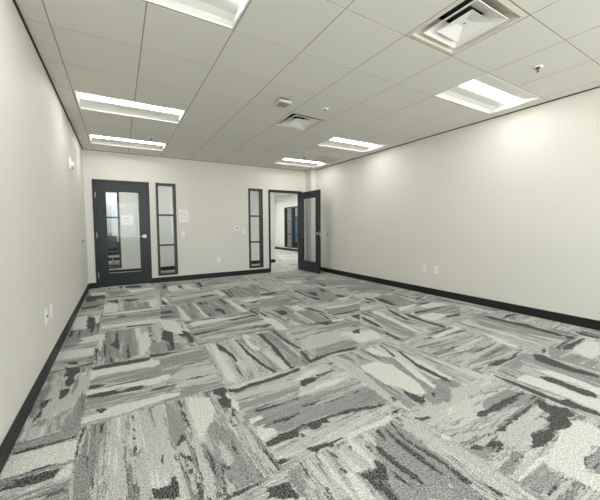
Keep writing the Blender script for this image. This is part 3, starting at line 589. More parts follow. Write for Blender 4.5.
('grey', [(1.616,2.924),(2.018,2.946),(2.001,2.887),(1.638,2.85)]),
('grey', [(4.114,4.887),(4.782,4.69),(4.418,3.911),(4.024,3.747),(3.681,4.372)]),
('dark', [(4.284,3.909),(4.53,3.93),(4.328,3.83)]),
('pale', [(3.453,4.101),(3.999,3.92),(3.95,3.716),(3.557,3.673)]),
('dark', [(3.57,3.805),(3.545,3.547),(3.494,3.389),(3.451,3.452),(3.47,3.659)]),
('dark', [(3.392,3.577),(3.406,3.443),(3.332,3.404),(3.317,3.498)]),
('grey', [(3.828,3.792),(4.145,3.595),(3.936,3.056),(3.548,3.012),(3.622,3.371)]),
('dark', [(3.701,3.724),(3.747,3.488),(3.618,3.135),(3.537,3.095),(3.555,3.413)]),
('cream', [(3.527,3.025),(3.919,3.043),(3.874,2.978),(3.374,2.864)]),
('cream', [(3.854,2.933),(4.22,2.941),(4.326,2.816),(4.284,2.748),(4.064,2.749),(3.839,2.781)]),
('dark', [(3.937,2.997),(4.292,3.021),(4.109,2.949),(3.916,2.952)]),
('cream', [(3.414,2.608),(3.712,2.609),(3.775,2.478),(3.742,2.408),(3.402,2.366),(3.372,2.464)]),
('dark', [(3.67,2.408),(4.041,2.408),(3.891,2.317),(3.692,2.353)]),
('dark', [(3.532,2.767),(3.762,2.725),(4.169,2.74),(4.211,2.714),(3.765,2.673),(3.45,2.676)]),
('grey', [(3.586,2.783),(4.211,2.714),(4.289,2.557),(4.041,2.408),(3.715,2.56),(3.469,2.664)]),
('dark', [(3.294,3.032),(3.334,3.008),(3.2,2.569),(3.118,2.515),(3.201,2.828)]),
('dark', [(3.361,2.824),(3.393,2.711),(3.331,2.409),(3.354,2.135),(3.277,2.147),(3.245,2.346),(3.268,2.611)]),
('cream', [(3.078,3.094),(3.117,3.021),(3.001,2.494),(2.923,2.197),(2.865,2.219),(2.947,2.603),(2.998,2.998)]),
('grey', [(3.018,3.082),(2.947,2.603),(2.845,2.181),(2.687,2.1),(2.709,2.391),(2.77,2.711)]),
('dark', [(2.759,3.009),(2.767,2.916),(2.722,2.664),(2.654,2.491),(2.63,2.574),(2.674,2.849)]),
('dark', [(2.62,2.511),(2.583,2.279),(2.558,2.123),(2.498,2.159),(2.544,2.363)]),
('dark', [(2.879,2.1),(3.067,2.11),(3.343,2.128),(3.36,2.097),(3.105,2.074),(2.873,2.075)]),
('grey', [(3.085,2.23),(3.271,2.186),(3.31,2.127),(3.035,2.129)]),
('cream', [(2.343,2.548),(2.459,2.509),(2.433,2.282),(2.288,2.285),(2.168,2.358)]),
('cream', [(2.881,2.04),(3.349,2.07),(3.472,2.064),(3.387,2.013),(2.899,1.973)]),
('cream', [(3.44,2.19),(3.443,2.047),(3.415,2.03),(3.377,2.087)]),
('dark', [(4.209,3.269),(4.456,3.328),(4.56,3.307),(4.136,3.181)]),
('dark', [(4.168,2.182),(4.216,2.103),(4.199,1.85),(4.266,1.703),(4.211,1.588),(4.199,1.43),(4.154,1.313),(4.068,1.324),(4.074,1.427),(4.096,1.611),(4.094,1.777),(4.079,2.034)]),
('grey', [(4.055,2.226),(4.214,2.191),(4.142,1.63),(4.068,1.324),(4.129,1.209),(3.965,1.27),(3.876,1.522),(3.708,1.846),(3.72,1.984)]),
('dark', [(4.177,1.34),(4.195,1.248),(4.129,1.209),(4.03,1.253)]),
('dark', [(4.179,1.973),(4.477,2.03),(4.696,1.96),(4.308,1.952)]),
('dark', [(4.311,1.48),(4.568,1.469),(4.255,1.449)]),
('cream', [(3.48,1.804),(3.47,1.725),(3.392,1.435),(3.317,1.413),(3.342,1.571)]),
('dark', [(2.781,1.548),(3.135,1.556),(3.289,1.567),(3.302,1.595),(2.852,1.578)]),
('dark', [(2.855,1.474),(3.037,1.485),(3.284,1.5),(3.291,1.482),(3.028,1.46),(2.829,1.45)]),
]
LAYERS = [('grey', (138,138,133)), ('pale', (182,181,170)), ('cream', (207,206,199)), ('dark', (80,80,78))]
#TRACE_END
M['carpet'] = carpet_material()

def make_carpet():
    import numpy as np
    x0, x1, y0, y1 = XL-.02, XR+.02, .35, YB+.02
    xs = np.linspace(x0, x1, 528); ys = np.concatenate([np.arange(y0, 3.4, .009), np.arange(3.4, y1+.01, .014)])
    gx, gy = np.meshgrid(xs, ys); nx, ny = len(xs), len(ys)
    co = np.zeros((nx*ny, 3)); co[:, 0] = gx.ravel(); co[:, 1] = gy.ravel()
    i = (np.arange(ny-1)[:, None]*nx+np.arange(nx-1)).ravel()
    fc = np.stack([i, i+1, i+nx+1, i+nx], 1)
    me = bpy.data.meshes.new('floor')
    ext = [(XW,YB+.02),(XH1+2.6,YB+.02),(XH1+2.6,YE+.2),(XW,YE+.2), (x0,YF-.1),(x1,YF-.1),(x1,y0),(x0,y0)]
    n = nx*ny
    verts = co.tolist()+[(a, b_, 0) for a, b_ in ext]
    faces = fc.tolist()+[[n, n+1, n+2, n+3], [n+4, n+5, n+6, n+7]]
    me.from_pydata(verts, [], faces); me.materials.append(M['carpet'])
    for attr, _ in LAYERS:
        best = np.full(n, -1.0)
        for nm, poly in SHAPES:
            if nm != attr: continue
            p = np.array(poly, float)
            lo, hi = p.min(0)-.06, p.max(0)+.06
            k = np.where((co[:,0] > lo[0])&(co[:,0] < hi[0])&(co[:,1] > lo[1])&(co[:,1] < hi[1]))[0]
            if not len(k): continue
            q = co[k, :2]; d = np.full(len(k), 9.0); ins = np.zeros(len(k), bool)
            for j in range(len(p)):
                a, c = p[j], p[(j+1) % len(p)]; ab = c-a
                t = np.clip(((q-a)@ab)/max(ab@ab, 1e-9), 0, 1)
                d = np.minimum(d, np.linalg.norm(q-a-t[:, None]*ab, axis=1))
                cr = (a[1] > q[:,1]) != (c[1] > q[:,1])
                with np.errstate(divide='ignore', invalid='ignore'):
                    xi = a[0]+(q[:,1]-a[1])*(c[0]-a[0])/(c[1]-a[1])
                ins ^= cr & (q[:,0] < xi)
            best[k] = np.maximum(best[k], np.where(ins, d, -d))
        at = me.attributes.new(attr, 'FLOAT', 'POINT')
        at.data.foreach_set('value', np.concatenate([best, np.full(len(ext), -1.0)]))
    o = bpy.data.objects.new('floor', me); C.objects.link(o); tag(o, kind='structure')
make_carpet()
#CARPET_END

# ---------------------------------------------------------------- walls
DOOR_A = (-.430, .586)          # frame outer, closed door
DOOR_B = (3.385, 4.401)
DTOP = 2.165
WIN = [(.713, 1.120), (2.832, 3.222)]
WZ = (.150, 2.165)
slab('wall_left', 'x', XL-WT, XL, YF-WT, YB+WT, 0, 2.95, [], M['wall'])
slab('wall_right', 'x', XR, XR+WT, YF-WT, YB+WT, 0, 2.95, [], M['wall'])
FILL_WIN = [(-.35, 1.85), (2.25, 4.45)]  # window openings added in the unseen front wall for soft daylight
slab('wall_front', 'y', YF-WT, YF, XL, XR, 0, 2.95, [(a, c, .7, 2.45) for a, c in FILL_WIN], M['wall'])
slab('wall_back', 'y', YB, YC0, XL, XR, 0, 2.95,
     [(DOOR_A[0]+.02, DOOR_A[1]-.02, -1, DTOP-.02), (DOOR_B[0]+.02, DOOR_B[1]-.02, -1, DTOP-.02)] +
     [(a+.02, c-.02, WZ[0]+.02, WZ[1]-.02) for a, c in WIN], M['wall'])
tag(MB().box(4.525, XR, 6.84, YB, 0, H+.02).build('wall_column', M['wall']), kind='structure')
# corridor, hallway and room across
W3 = (-.62, W3R)
slab('wall_corridor', 'y', YO, YO+WT, XW, XH0, 0, 2.95, [(W3[0]+.02, W3[1]-.02, .17, 2.145)], M['wall2'])
slab('wall_corridor_west', 'x', XW-WT, XW, YB, YR, 0, 2.95, [], M['wall2'])
slab('wall_hallway_left', 'x', XH0-WT, XH0, YO+WT, YE, 0, 2.95, [], M['wall2'])
W4 = (12.05, 13.62)
slab('wall_hallway_right', 'x', XH1, XH1+WT, YB, YE, 0, 2.95, [(W4[0]+.02, W4[1]-.02, .17, 2.145)], M['wall2'])
slab('wall_hallway_end', 'y', YE, YE+WT, XH0-WT, XH1+2.7, 0, 2.95, [], M['wall2'])
slab('wall_corridor_near', 'y', YB, YC0, XR+WT, XH1+2.7, 0, 2.95, [], M['wall2'])
slab('wall_corridor_near_west', 'y', YB, YC0, XW, XL-WT, 0, 2.95, [], M['wall2'])
slab('wall_room_across', 'y', YR, YR+WT, XW, XH0-WT, 0, 2.95, [], M['wall2'])
slab('wall_office_east', 'x', XH1+2.6, XH1+2.6+WT, YC0, YE, 0, 2.95, [], M['wall2'])

def strip(name, segs, m, z0=0, z1=.112, bev=.003):
    b = MB()
    for x0, x1, y0, y1 in segs: b.box(x0, x1, y0, y1, z0, z1)
    return tag(b.build(name, m, bevel=bev, merge=False), kind='structure')
e = .0005; t = .012
strip('baseboard_left', [(XL+e, XL+t, YF, YB-e)], M['base'])
strip('baseboard_right', [(XR-t, XR-e, YF, 6.84-t)], M['base'])
strip('baseboard_back', [(XL+t, DOOR_A[0]-e, YB-t, YB-e), (DOOR_A[1]+e, DOOR_B[0]-e, YB-t, YB-e), (DOOR_B[1]+e, 4.525-e, YB-t, YB-e)], M['base'])
strip('baseboard_column', [(4.525-t, 4.525-e, 6.84-t, YB-t), (4.525, XR-e, 6.84-t, 6.84-e)], M['base'])
strip('baseboard_front', [(XL+t, XR-t, YF+e, YF+t)], M['base'])
strip('baseboard_corridor', [(XW, XH0+t, YO-t, YO-e), (XH0+e, XH0+t, YO, YE)], M['base'])
strip('baseboard_hallway', [(XH1-t, XH1-e, YC0, YE), (XH0+t, XH1-t, YE-t, YE-e)], M['base'])
strip('baseboard_room_across', [(XW, XH0-WT, YR-t, YR-e)], M['base'])
strip('shadow_strip_ceiling', [(XL+e, XL+.014, YF, YB), (XR-.010, XR-e, YF, 6.84-.01), ],  # dark strips stand in for the shadow line where wall meets ceiling
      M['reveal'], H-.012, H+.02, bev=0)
strip('trim_ceiling_back', [(XL+.014, 4.52, YB-.006, YB-e), (4.515, 4.525-e, 6.83, YB-.006), (4.525, XR-e, 6.83, 6.84-e)],
      mat('tan_wall_angle', (140, 134, 118), .7), H-.010, H+.02, bev=0)

# ---------------------------------------------------------------- ceiling
LIGHTS = [(c, r) for r in (-4, 0, 4, 7) for c in (0, 6)]
DIFF = [(4, -1), (4, 3)]
RET = [(7, 6)]
def ceiling():
    b = MB(); tw = .0045
    skip = {(c+k, r) for c, r in LIGHTS for k in (0, 1)} | set(DIFF) | set(RET)
    for i in range(-1, 9):
        for j in range(-7, 9):
            if (i, j) in skip: continue
            x0, x1 = GX+i*G+tw, GX+(i+1)*G-tw; y0, y1 = GY+j*G+tw, GY+(j+1)*G-tw
            x0, x1, y0, y1 = max(x0, XL+.002), min(x1, XR-.002), max(y0, YF+.002), min(y1, YB-.002)
            if x1-x0 < .01 or y1-y0 < .01: continue
            b.box(x0, x1, y0, y1, H, H+.02)
    for i in range(0, 9):                                 # tees running into the depth
        if i in (1, 7):
            for j in range(-7, 9):
                if (i-1, j) in skip and (i, j) in skip and (i-1, j) not in RET and not (i == 7 and j == 6): continue
                b.box(GX+i*G-tw, GX+i*G+tw, max(GY+j*G, YF), min(GY+(j+1)*G, YB), H+.002, H+.02, 1)
        else: b.box(GX+i*G-tw, GX+i*G+tw, YF, YB, H+.002, H+.02, 1)
    for j in range(-6, 9):
        b.box(XL, XR, GY+j*G-tw, GY+j*G+tw, H+.0025, H+.0205, 1)
    tag(b.build('ceiling', [M['tile'], M['tee']], merge=False), kind='structure')
    # solid deck above, and the corridor's own ceiling
    d = MB().box(XL-WT, XR+WT, YF-WT, YB+WT, H+.32, H+.36)
    tag(d.build('ceiling_deck', M['duct']), kind='structure')
ceiling()
def ceiling2():
    b = MB(); tw = .006
    holes = CL
    x = XW
    X0, X1, Y0, Y1 = XW, XH1+2.6, YC0, YE
    i0 = int((X0-GX)/G)-2
    for i in range(i0, i0+24):
        for j in range(8, 23):
            a, c = max(GX+i*G+tw, X0), min(GX+(i+1)*G-tw, X1); d, f = max(GY+j*G+tw, Y0), min(GY+(j+1)*G-tw, Y1)
            if c-a < .02 or f-d < .02: continue
            if (i, j) in holes or (i-1, j) in holes: continue
            b.box(a, c, d, f, H, H+.02)
    for i in range(i0, i0+24):
        a = GX+i*G
        if X0 < a < X1: 
            for j in range(8, 23):
                if (i-1, j) in holes: continue
                b.box(a-tw, a+tw, max(Y0, GY+j*G), min(Y1, GY+(j+1)*G), H+.002, H+.02, 1)
    for j in range(9, 23):
        a = GY+j*G
        if Y0 < a < Y1: b.box(X0, X1, a-tw, a+tw, H+.0025, H+.0205, 1)
    tag(b.build('ceiling_corridor', [M['tile'], M['tee']], merge=False), kind='structure')
    d = MB().box(X0-WT, X1+WT, YC0-.0, YE+WT, H+.32, H+.36)
    tag(d.build('ceiling_deck_corridor', M['duct']), kind='structure')
CL = [(-1, 10), (3, 10), (9, 10), (9, 14), (9, 18), (-1, 14), (3, 14), (13, 17), (-1, 17), (9, 12), (9, 16), (9, 20)]  # the last few are extra lights, added to brighten room across and hallway
ceiling2()

# ---------------------------------------------------------------- recessed lights
def make_light(lens_mat):
    root = empty('recessed_light', (0,0,H)); L_, W_ = 2*G, G; q = .0075
    f = MB()
    o0, o1 = rect(q, L_-q, q, W_-q, 0), rect(q+.014, L_-q-.014, q+.014, W_-q-.014, 0)
    o2 = rect(q+.014, L_-q-.014, q+.014, W_-q-.014, .012); up = rect(q, L_-q, q, W_-q, .10)
    f.ring(o0, o1); f.ring(o1, o2); f.ring(o0, up)
    f.build('frame', M['white'], root)
    wy, zc, x0, x1 = .078, .062, q+.015, L_-q-.015        # trough with curved sides, lens down the middle, upright end plates
    prof = [(q+.014, .008), (q+.05, .028), (q+.11, .046), (W_/2-wy-.012, .056), (W_/2-wy, zc)]
    r = MB()
    for sgn in (0, 1):
        pp = [(W_-y if sgn else y, z) for y, z in prof]
        for (y0, z0), (y1, z1) in zip(pp, pp[1:]): r.face([(x0, y0, z0), (x1, y0, z0), (x1, y1, z1), (x0, y1, z1)])
    full = prof+[(W_-y, z) for y, z in prof[::-1]]
    for x in (x0, x1): r.face([(x, y, z) for y, z in full]+[(x, W_-q-.014, .001), (x, q+.014, .001)])
    r.build('reflector', M['reflector'], root)
    l = MB(); n = 10; pts = []; e0, e1 = x0+.012, x1-.012
    for k in range(n+1):                                    # gently bowed lens
        tt = k/n; y = W_/2-wy+2*wy*tt; z = zc-.002-.016*math.sin(PI*tt)
        pts.append((y, z))
    for k in range(n): l.face([(e0, *pts[k]), (e1, *pts[k]), (e1, *pts[k+1]), (e0, *pts[k+1])])
    l.face([(e0, *p) for p in pts]); l.face([(e1, *p) for p in pts])
    l.build('lens', lens_mat, root, smooth=True)
    top = MB(); top.face(rect(q, L_-q, q, W_-q, .10)); top.build('housing', M['white'], root)
    return root
def copy_tree(o, parent=None):
    c = o.copy(); C.objects.link(c); c.parent = parent
    for ch in [k for k in bpy.data.objects if k.parent == o]: copy_tree(ch, c)
    return c
LL = {(0,0): 'recessed ceiling light cut off by the top edge of the picture, nearest on the left',
      (0,4): 'lit recessed ceiling light on the left, the larger of the two near the closed door',
      (0,7): 'lit recessed ceiling light just above the closed door, nearest the back wall',
      (6,0): 'large lit recessed ceiling light beside the right wall, past the big air diffuser',
      (6,4): 'lit recessed ceiling light midway along the right wall, beyond the small air diffuser',
      (6,7): 'small lit recessed ceiling light in front of the open door, farthest on the right',
      (0,-4): 'recessed ceiling light behind the viewpoint on the left', (6,-4): 'recessed ceiling light behind the viewpoint on the right'}
first = None
for c, r in LIGHTS:
    if first is None: first = o = make_light(M['lens'])
    else: o = copy_tree(first)
    o.location = (GX+c*G, GY+r*G, H+.0002); tag(o, LL[(c, r)], 'ceiling light', 'recessed lights in the room ceiling')
f2 = None
CLL = ['over the corridor behind the closed door', 'over the corridor behind the left window', 'over the corridor outside the open door',
       'in the hallway, middle of the row', 'in the hallway, toward its far end',
       'in the room across, left side', 'in the room across, right side', 'in the side office off the hallway', 'added to brighten the room across, by its far wall',
       'added to brighten the hallway, first past the corridor', 'added to brighten the hallway beside the far window', 'added to brighten the very end of the hallway']
for (c, r), l in zip(CL, CLL):
    if f2 is None: f2 = o = make_light(M['lens2'])
    else: o = copy_tree(f2)
    o.location = (GX+c*G, GY+r*G, H+.0002); tag(o, 'white recessed ceiling light '+l, 'ceiling light', 'recessed lights beyond the back wall')

# ---------------------------------------------------------------- air diffusers
def make_diffuser():
    root = empty('air_diffuser', (0,0,H)); q = .006; h = G/2
    def sq(r, z): return rect(h-r, h+r, h-r, h+r, z)
    f = MB(); f.ring(sq(h-q, 0), sq(h-.040, -.004)); f.ring(sq(h-.040, -.004), sq(h-.046, .012)); f.ring(sq(h-q, 0), sq(h-q, .10))
    f.ring(sq(h-.046, .012), sq(h-.165, .085)); f.ring(sq(h-.165, .085), sq(h-.165, .10))
    f.build('flange', M['flange'], root)
    c = MB(); c.ring(sq(.208, -.002), sq(.098, .062)); c.ring(sq(.208, -.002), sq(.206, -.006)); c.ring(sq(.206, -.006), sq(.096, .059))
    c.build('louvre', M['white'], root)
    p = MB(); p.ring(sq(.138, -.008), sq(.035, .022)); p.face(sq(.035, .022)); p.ring(sq(.138, -.008), sq(.135, -.004)); p.ring(sq(.135, -.004), sq(.04, .03)); p.face(sq(.04, .03))
    p.build('centre_plaque', M['white'], root)
    s = MB()
    s.lathe([(.009, 0), (.009, .005)], (h, h, .017), n=12); s.build('screw', M['steel'], root)
    d = MB(); d.ring(sq(h-q, .101), sq(h-q, .30)); d.face(sq(h-q, .30)); d.ring(sq(h-.165, .101), sq(h-q, .101))
    d.lathe([(.13, .12), (.13, .29)], (h, h, 0), n=24)
    d.build('duct_box', M['duct'], root)
    return root
d0 = make_diffuser()
for k, (c, r) in enumerate(DIFF):
    o = d0 if k == 0 else copy_tree(d0)
    o.location = (GX+c*G, GY+r*G, H+.0003)
    tag(o, ('large square louvred air diffuser at the top edge of the picture', 'smaller square louvred air diffuser in the middle of the ceiling')[k], 'air vent', 'square ceiling air diffusers')
# perforated return panel
r = empty('return_air_panel', (GX+7*G, GY+6*G, H)); tag(r, 'plain grey perforated panel in the ceiling between the two far right lights', 'air vent')
b = MB(); b.ring(rect(.0075, G-.0075, .0075, G-.0075, 0), rect(.03, G-.03, .03, G-.03, 0)); b.ring(rect(.0075, G-.0075, .0075, G-.0075, 0), rect(.0075, G-.0075, .0075, G-.0075, .03)); b.build('frame', M['tile'], r)
b = MB(); b.box(.03, G-.03, .03, G-.03, .002, .01); b.build('perforated_face', mat('grey_perforated_sheet', (212,211,200), .8, noise=.12, nscale=400), r)

# ---------------------------------------------------------------- small ceiling devices
def sprinkler(x, y, label):
    r = empty('fire_sprinkler', (x, y, H)); tag(r, label, 'sprinkler', 'fire sprinklers in the ceiling')
    MB().lathe([(.042, 0), (.042, -.003), (.036, -.008), (.026, -.010), (.024, -.002), (.01, 0)], n=28).build('escutcheon', M['white'], r, smooth=True)
    MB().lathe([(.019, -.002), (.019, -.016), (.012, -.020)], n=20).build('body', M['slot'], r, smooth=True)
    b = MB(); b.lathe([(.004, -.018), (.004, -.044)], n=10)
    b.lathe([(.014, -.044), (.016, -.047)], n=16)
    b.box(-.012, -.009, -.002, .002, -.044, -.018).box(.009, .012, -.002, .002, -.044, -.018)
    b.build('deflector', M['brass'], r, merge=False)
sprinkler(3.577, 1.425, 'white rimmed fire sprinkler near the right wall, the closest one')
sprinkler(.528, 5.70, 'tiny dark fire sprinkler between the two left ceiling lights')
sprinkler(3.60, 5.70, 'tiny dark fire sprinkler above the open door')
r = empty('occupancy_sensor', (2.385, 3.27, H)); tag(r, 'small round white sensor on the ceiling just right of the small air diffuser', 'sensor')
MB().lathe([(.045, 0), (.045, -.007), (.036, -.012)], n=32).build('housing', M['plastic'], r, smooth=True)
MB().lathe([(.020, -.0115), (.017, -.018), (.008, -.021)], n=24).build('sensor_lens', M['lcd'], r, smooth=True)
r = empty('ceiling_speaker', (1.775, 3.30, H)); tag(r, 'white square ceiling unit with grey face, left of the small air diffuser', 'ceiling unit')
MB().box(-.055, .055, -.055, .055, -.022, 0).build('mounting_neck', M['slot'], r)
MB().box(-.085, .085, -.085, .085, -.052, -.02).build('housing', mat('off_white_casing', (214, 213, 203), .5), r, bevel=.012)
MB().box(-.068, .068, -.068, .068, -.0545, -.051).build('grille', M['grille'], r, bevel=.001)

# ---------------------------------------------------------------- doors
LW = .914; LT = .044
def make_leaf(name, root_parent):
    """leaf in local space: hinge edge at x=0, leaf runs +x, room face at y=0, depth +y"""
    z0, z1 = .010, 2.112; gx0, gx1, gz0, gz1 = .163, .765, .280, 1.945
    b = MB()
    A = [0, gx0, gx1, LW]; Z = [z0, gz0, gz1, z1]
    for i in range(3):
        for j in range(3):
            if i == 1 and j == 1: continue
            for y in (0, LT): b.face([(A[i],y,Z[j]), (A[i+1],y,Z[j]), (A[i+1],y,Z[j+1]), (A[i],y,Z[j+1])])
    b.ring([(0,0,z0),(LW,0,z0),(LW,0,z1),(0,0,z1)], [(0,LT,z0),(LW,LT,z0),(LW,LT,z1),(0,LT,z1)])
    b.ring([(gx0,0,gz0),(gx1,0,gz0),(gx1,0,gz1),(gx0,0,gz1)], [(gx0,LT,gz0),(gx1,LT,gz0),(gx1,LT,gz1),(gx0,LT,gz1)])
    leaf = b.build('door_leaf', M['slate'], root_parent)
    w = .010
    g = MB().box(gx0+.001, gx1-.001, LT/2-.003, LT/2+.003, gz0+.001, gz1-.001).build('glass_pane', M['glass'], leaf)
    s = MB()
    for y0, y1 in ((-.002, .018), (LT-.018, LT+.002)):
        s.box(gx0, gx1, y0, y1, gz0, gz0+w, 1); s.box(gx0, gx1, y0, y1, gz1-w, gz1)
        s.box(gx0, gx0+w, y0, y1, gz0+w, gz1-w); s.box(gx1-w, gx1, y0, y1, gz0+w, gz1-w)
    s.build('glazing_bead', [M['slate'], M['seal']], leaf, merge=False)
    st = MB().box(.40, .49, LT/2-.0055, LT/2-.0032, 1.61, 1.70).build('door_sticker', M['cream'], leaf)
    st['label'] = 'small cream square sticker on the glass'
    for y, s_ in ((0, -1), (LT, 1)):
        h = MB(); cx_, cz = .845, 1.02
        h.box(cx_-.034, cx_+.034, min(y, y+s_*.010), max(y, y+s_*.010), cz-.034, cz+.034)
        h.lathe([(.011, 0), (.011, s_*.045)], (cx_, y+s_*.010, cz), axis='y', n=16)
        h.box(cx_-.098, cx_+.012, min(y+s_*.047, y+s_*.062), max(y+s_*.047, y+s_*.062), cz-.008, cz+.009)
        hh = h.build('lever_handle', M['steel'], leaf, bevel=.003, merge=False)
    k = MB().box(LW-.0005, LW+.0015, LT/2-.014, LT/2+.014, 0.96, 1.08).build('latch_plate', M['steel'], leaf)
    for z in (.26, 1.06, 1.86):
        hg = MB(); hg.lathe([(.0085, -.055), (.0085, .055)], (-.006, -.006, z), n=12); hg.box(-.006, .0, -.001, .004, z-.05, z+.05)
        hg.build('hinge', M['steel'], leaf, merge=False)
    return leaf
def make_frame(x0, x1, root, side=-1):
    b = MB(); w = .051; yo, yi = YB-.012-0, YC0+.012
    X, Z = (x0, x1), DTOP
    for a, c in ((x0, x0+w), (x1-w, x1)): b.box(a-root.location.x, c-root.location.x, yo-YB, yi-YB, 0, Z)
    b.box(x0+w-root.location.x, x1-w-root.location.x, yo-YB, yi-YB, Z-w, Z)
    # stops
    y0, y1 = .040, .060
    b.box(x0+w-root.location.x, x0+w+.014-root.location.x, y0, y1, 0, Z-w); b.box(x1-w-.014-root.location.x, x1-w-root.location.x, y0, y1, 0, Z-w)
    b.box(x0+w+.014-root.location.x, x1-w-.014-root.location.x, y0, y1, Z-w-.014, Z-w)
    return b.build('door_frame', M['slate'], root, merge=False, bevel=.002)
r1 = empty('door_1', (DOOR_A[0], YB, 0)); tag(r1, kind='structure'); make_frame(*DOOR_A, r1)
l1 = make_leaf('door_leaf', r1); l1.location = (.0525, -.0065, 0)
r2 = empty('door_2', (DOOR_B[0], YB, 0)); tag(r2, kind='structure'); make_frame(*DOOR_B, r2)
l2 = copy_tree(l1, r2)
# opposite handed leaf, swung open 89 degrees into the room (mirrored in x, then turned about the right jamb)
for o in [l2]+[k for k in bpy.data.objects if k.parent == l2]:
    if o.type == 'MESH':
        o.data = o.data.copy()
        for v in o.data.vertices: v.co.x = -v.co.x
        o.data.flip_normals()
l2.location = (DOOR_B[1]-DOOR_B[0]-.052, -.018, 0); l2.rotation_euler = (0, 0, math.radians(92))

# ---------------------------------------------------------------- windows
def window(name, x0, x1, y, depth, rot=None, bars=(.815, 1.474), m=M['bronze']):
    w = .048; z0, z1 = WZ
    r = empty(name, (x0, y, 0)); tag(r, kind='structure'); L_ = x1-x0
    b = MB(); o = .014
    b.box(0, w, -o, depth+o, z0, z1).box(L_-w, L_, -o, depth+o, z0, z1).box(w, L_-w, -o, depth+o, z0, z0+w).box(w, L_-w, -o, depth+o, z1-w, z1)
    b.build('window_frame', m, r, bevel=.002, merge=False)
    for z in bars: MB().box(w, L_-w, .02, .07, z-.019, z+.019).build('mullion', m, r, bevel=.002)
    zz = [z0+w]+[v for z in bars for v in (z-.019, z+.019)]+[z1-w]
    for k in range(len(bars)+1): MB().box(w+.001, L_-w-.001, .042, .048, zz[2*k]+.001, zz[2*k+1]-.001).build('glass_pane', M['glass'], r)
    return r
window('window_1', WIN[0][0], WIN[0][1], YB, WT)
window('window_2', WIN[1][0], WIN[1][1], YB, WT)
window('window_3', W3[0], W3[1], YO, WT)
for k, (a, c) in enumerate(FILL_WIN):                            # unseen windows behind the viewpoint, added to let in even fill daylight
    r = empty('window_%d' % (5+k), (a, YF, 0)); tag(r, kind='structure'); b = MB(); L_ = c-a
    for x in (0, L_/2-.025, L_-.05): b.box(x, x+.05, -.09, -.03, .7, 2.45)
    for z in (.7, 2.40): b.box(0, L_, -.089, -.031, z, z+.05)
    b.build('window_frame', M['bronze'], r, merge=False)
    pd = bpy.data.lights.new('daylight_portal', 'AREA'); pd.shape = 'RECTANGLE'; pd.size = L_; pd.size_y = 1.75; pd.cycles.is_portal = True
    po = bpy.data.objects.new('daylight_portal', pd); C.objects.link(po); po.location = ((a+c)/2, YF-WT-.01, 1.575); po.rotation_euler = (PI/2, 0, 0)
# hallway window, turned onto the right-hand hallway wall: two bays
def window_hall():
    r = empty('window_4', (XH1, W4[0], 0), PI/2); tag(r, kind='structure')
    L_ = W4[1]-W4[0]; w = .05; z0, z1 = WZ; m = M['bronze']
    b = MB(); y0, y1 = -WT-.014, .014
    b.box(0, w, y0, y1, z0, z1).box(L_-w, L_, y0, y1, z0, z1).box(w, L_-w, y0, y1, z0, z0+w).box(w, L_-w, y0, y1, z1-w, z1)
    b.box(L_/2-.06, L_/2+.06, y0, y1, z0+w, z1-w)
    b.build('window_frame', m, r, merge=False)
    for a, c in ((w, L_/2-.06), (L_/2+.06, L_-w)):
        zz = [z0+w]
        for z in (.815, 1.474):
            MB().box(a, c, -.07, -.02, z-.022, z+.022).build('mullion', m, r); zz += [z-.022, z+.022]
        zz.append(z1-w)
        for k in range(3): MB().box(a+.001, c-.001, -.05, -.044, zz[2*k]+.001, zz[2*k+1]-.001).build('glass_pane', M['glass'], r)
window_hall()

# ---------------------------------------------------------------- wall devices
def plate(kind, loc, rz, label, cat, group=None, w=.078, h=.122):
    """local: x along the wall, -y out of the wall"""
    r = empty(kind, loc, rz); tag(r, label, cat, group)
    MB().box(-w/2, w/2, -.007, -.0005, -h/2, h/2).build('cover_plate', M['plastic'], r, bevel=.002)
    if kind == 'wall_outlet':
        for z in (-.021, .021):
            q = MB().box(-.017, .017, -.0095, -.006, z-.014, z+.014).build('socket', M['plastic'], r, bevel=.002)
            s = MB()
            for x in (-.007, .007): s.box(x-.0012, x+.0012, -.0102, -.0085, z-.003, z+.006)
            s.lathe([(.0025, -.0102), (.0025, -.0085)], (0, 0, z-.008), axis='y', n=8); s.build('slot', M['slot'], q, merge=False)
    elif kind == 'light_switch':
        MB().box(-.017, .017, -.011, -.006, -.034, .034).build('rocker', M['white'], r, bevel=.002)
    else:
        MB().lathe([(.009, -.006), (.009, -.012), (.004, -.014)], axis='y', n=14).build('socket', M['slot'], r, smooth=True)
    return r
plate('data_outlet', (XR, 3.452, .440), -PI/2, 'white data jack plate low on the right wall, the left one of the pair', 'outlet')
plate('wall_outlet', (XR, 3.218, .447), -PI/2, 'white power outlet low on the right wall, the right one of the pair', 'outlet', h=.13)
plate('data_outlet', (XL, 3.20, .465), PI/2, 'white plate low on the left wall, nearer the viewer of the pair', 'outlet')
plate('wall_outlet', (XL, 3.425, .460), PI/2, 'white power outlet low on the left wall, farther one of the pair', 'outlet')
plate('wall_outlet', (2.055, YB, .425), 0, 'white power outlet low on the back wall between the two tall windows', 'outlet')
plate('light_switch', (1.250, YB, 1.050), 0, 'white light switch under the paper notice beside the left tall window', 'light switch')
plate('light_switch', (2.702, YB, 1.090), 0, 'white light switch between the thermostat and the right tall window', 'light switch')
r = empty('thermostat', (2.515, YB, 1.155)); tag(r, 'square white thermostat with a small grey display on the back wall', 'thermostat')
MB().box(-.062, .062, -.026, -.0005, -.058, .062).build('housing', M['plastic'], r, bevel=.006)
MB().box(-.026, .026, -.0275, -.025, .004, .034).build('display', M['lcd'], r)
r = empty('wall_notice', (1.277, YB, 1.460)); tag(r, 'white printed notice sheet on the wall right of the left tall window', 'sign')
MB().box(-.104, .104, -.0052, -.0005, -.143, .143).build('sheet', M['paper'], r)
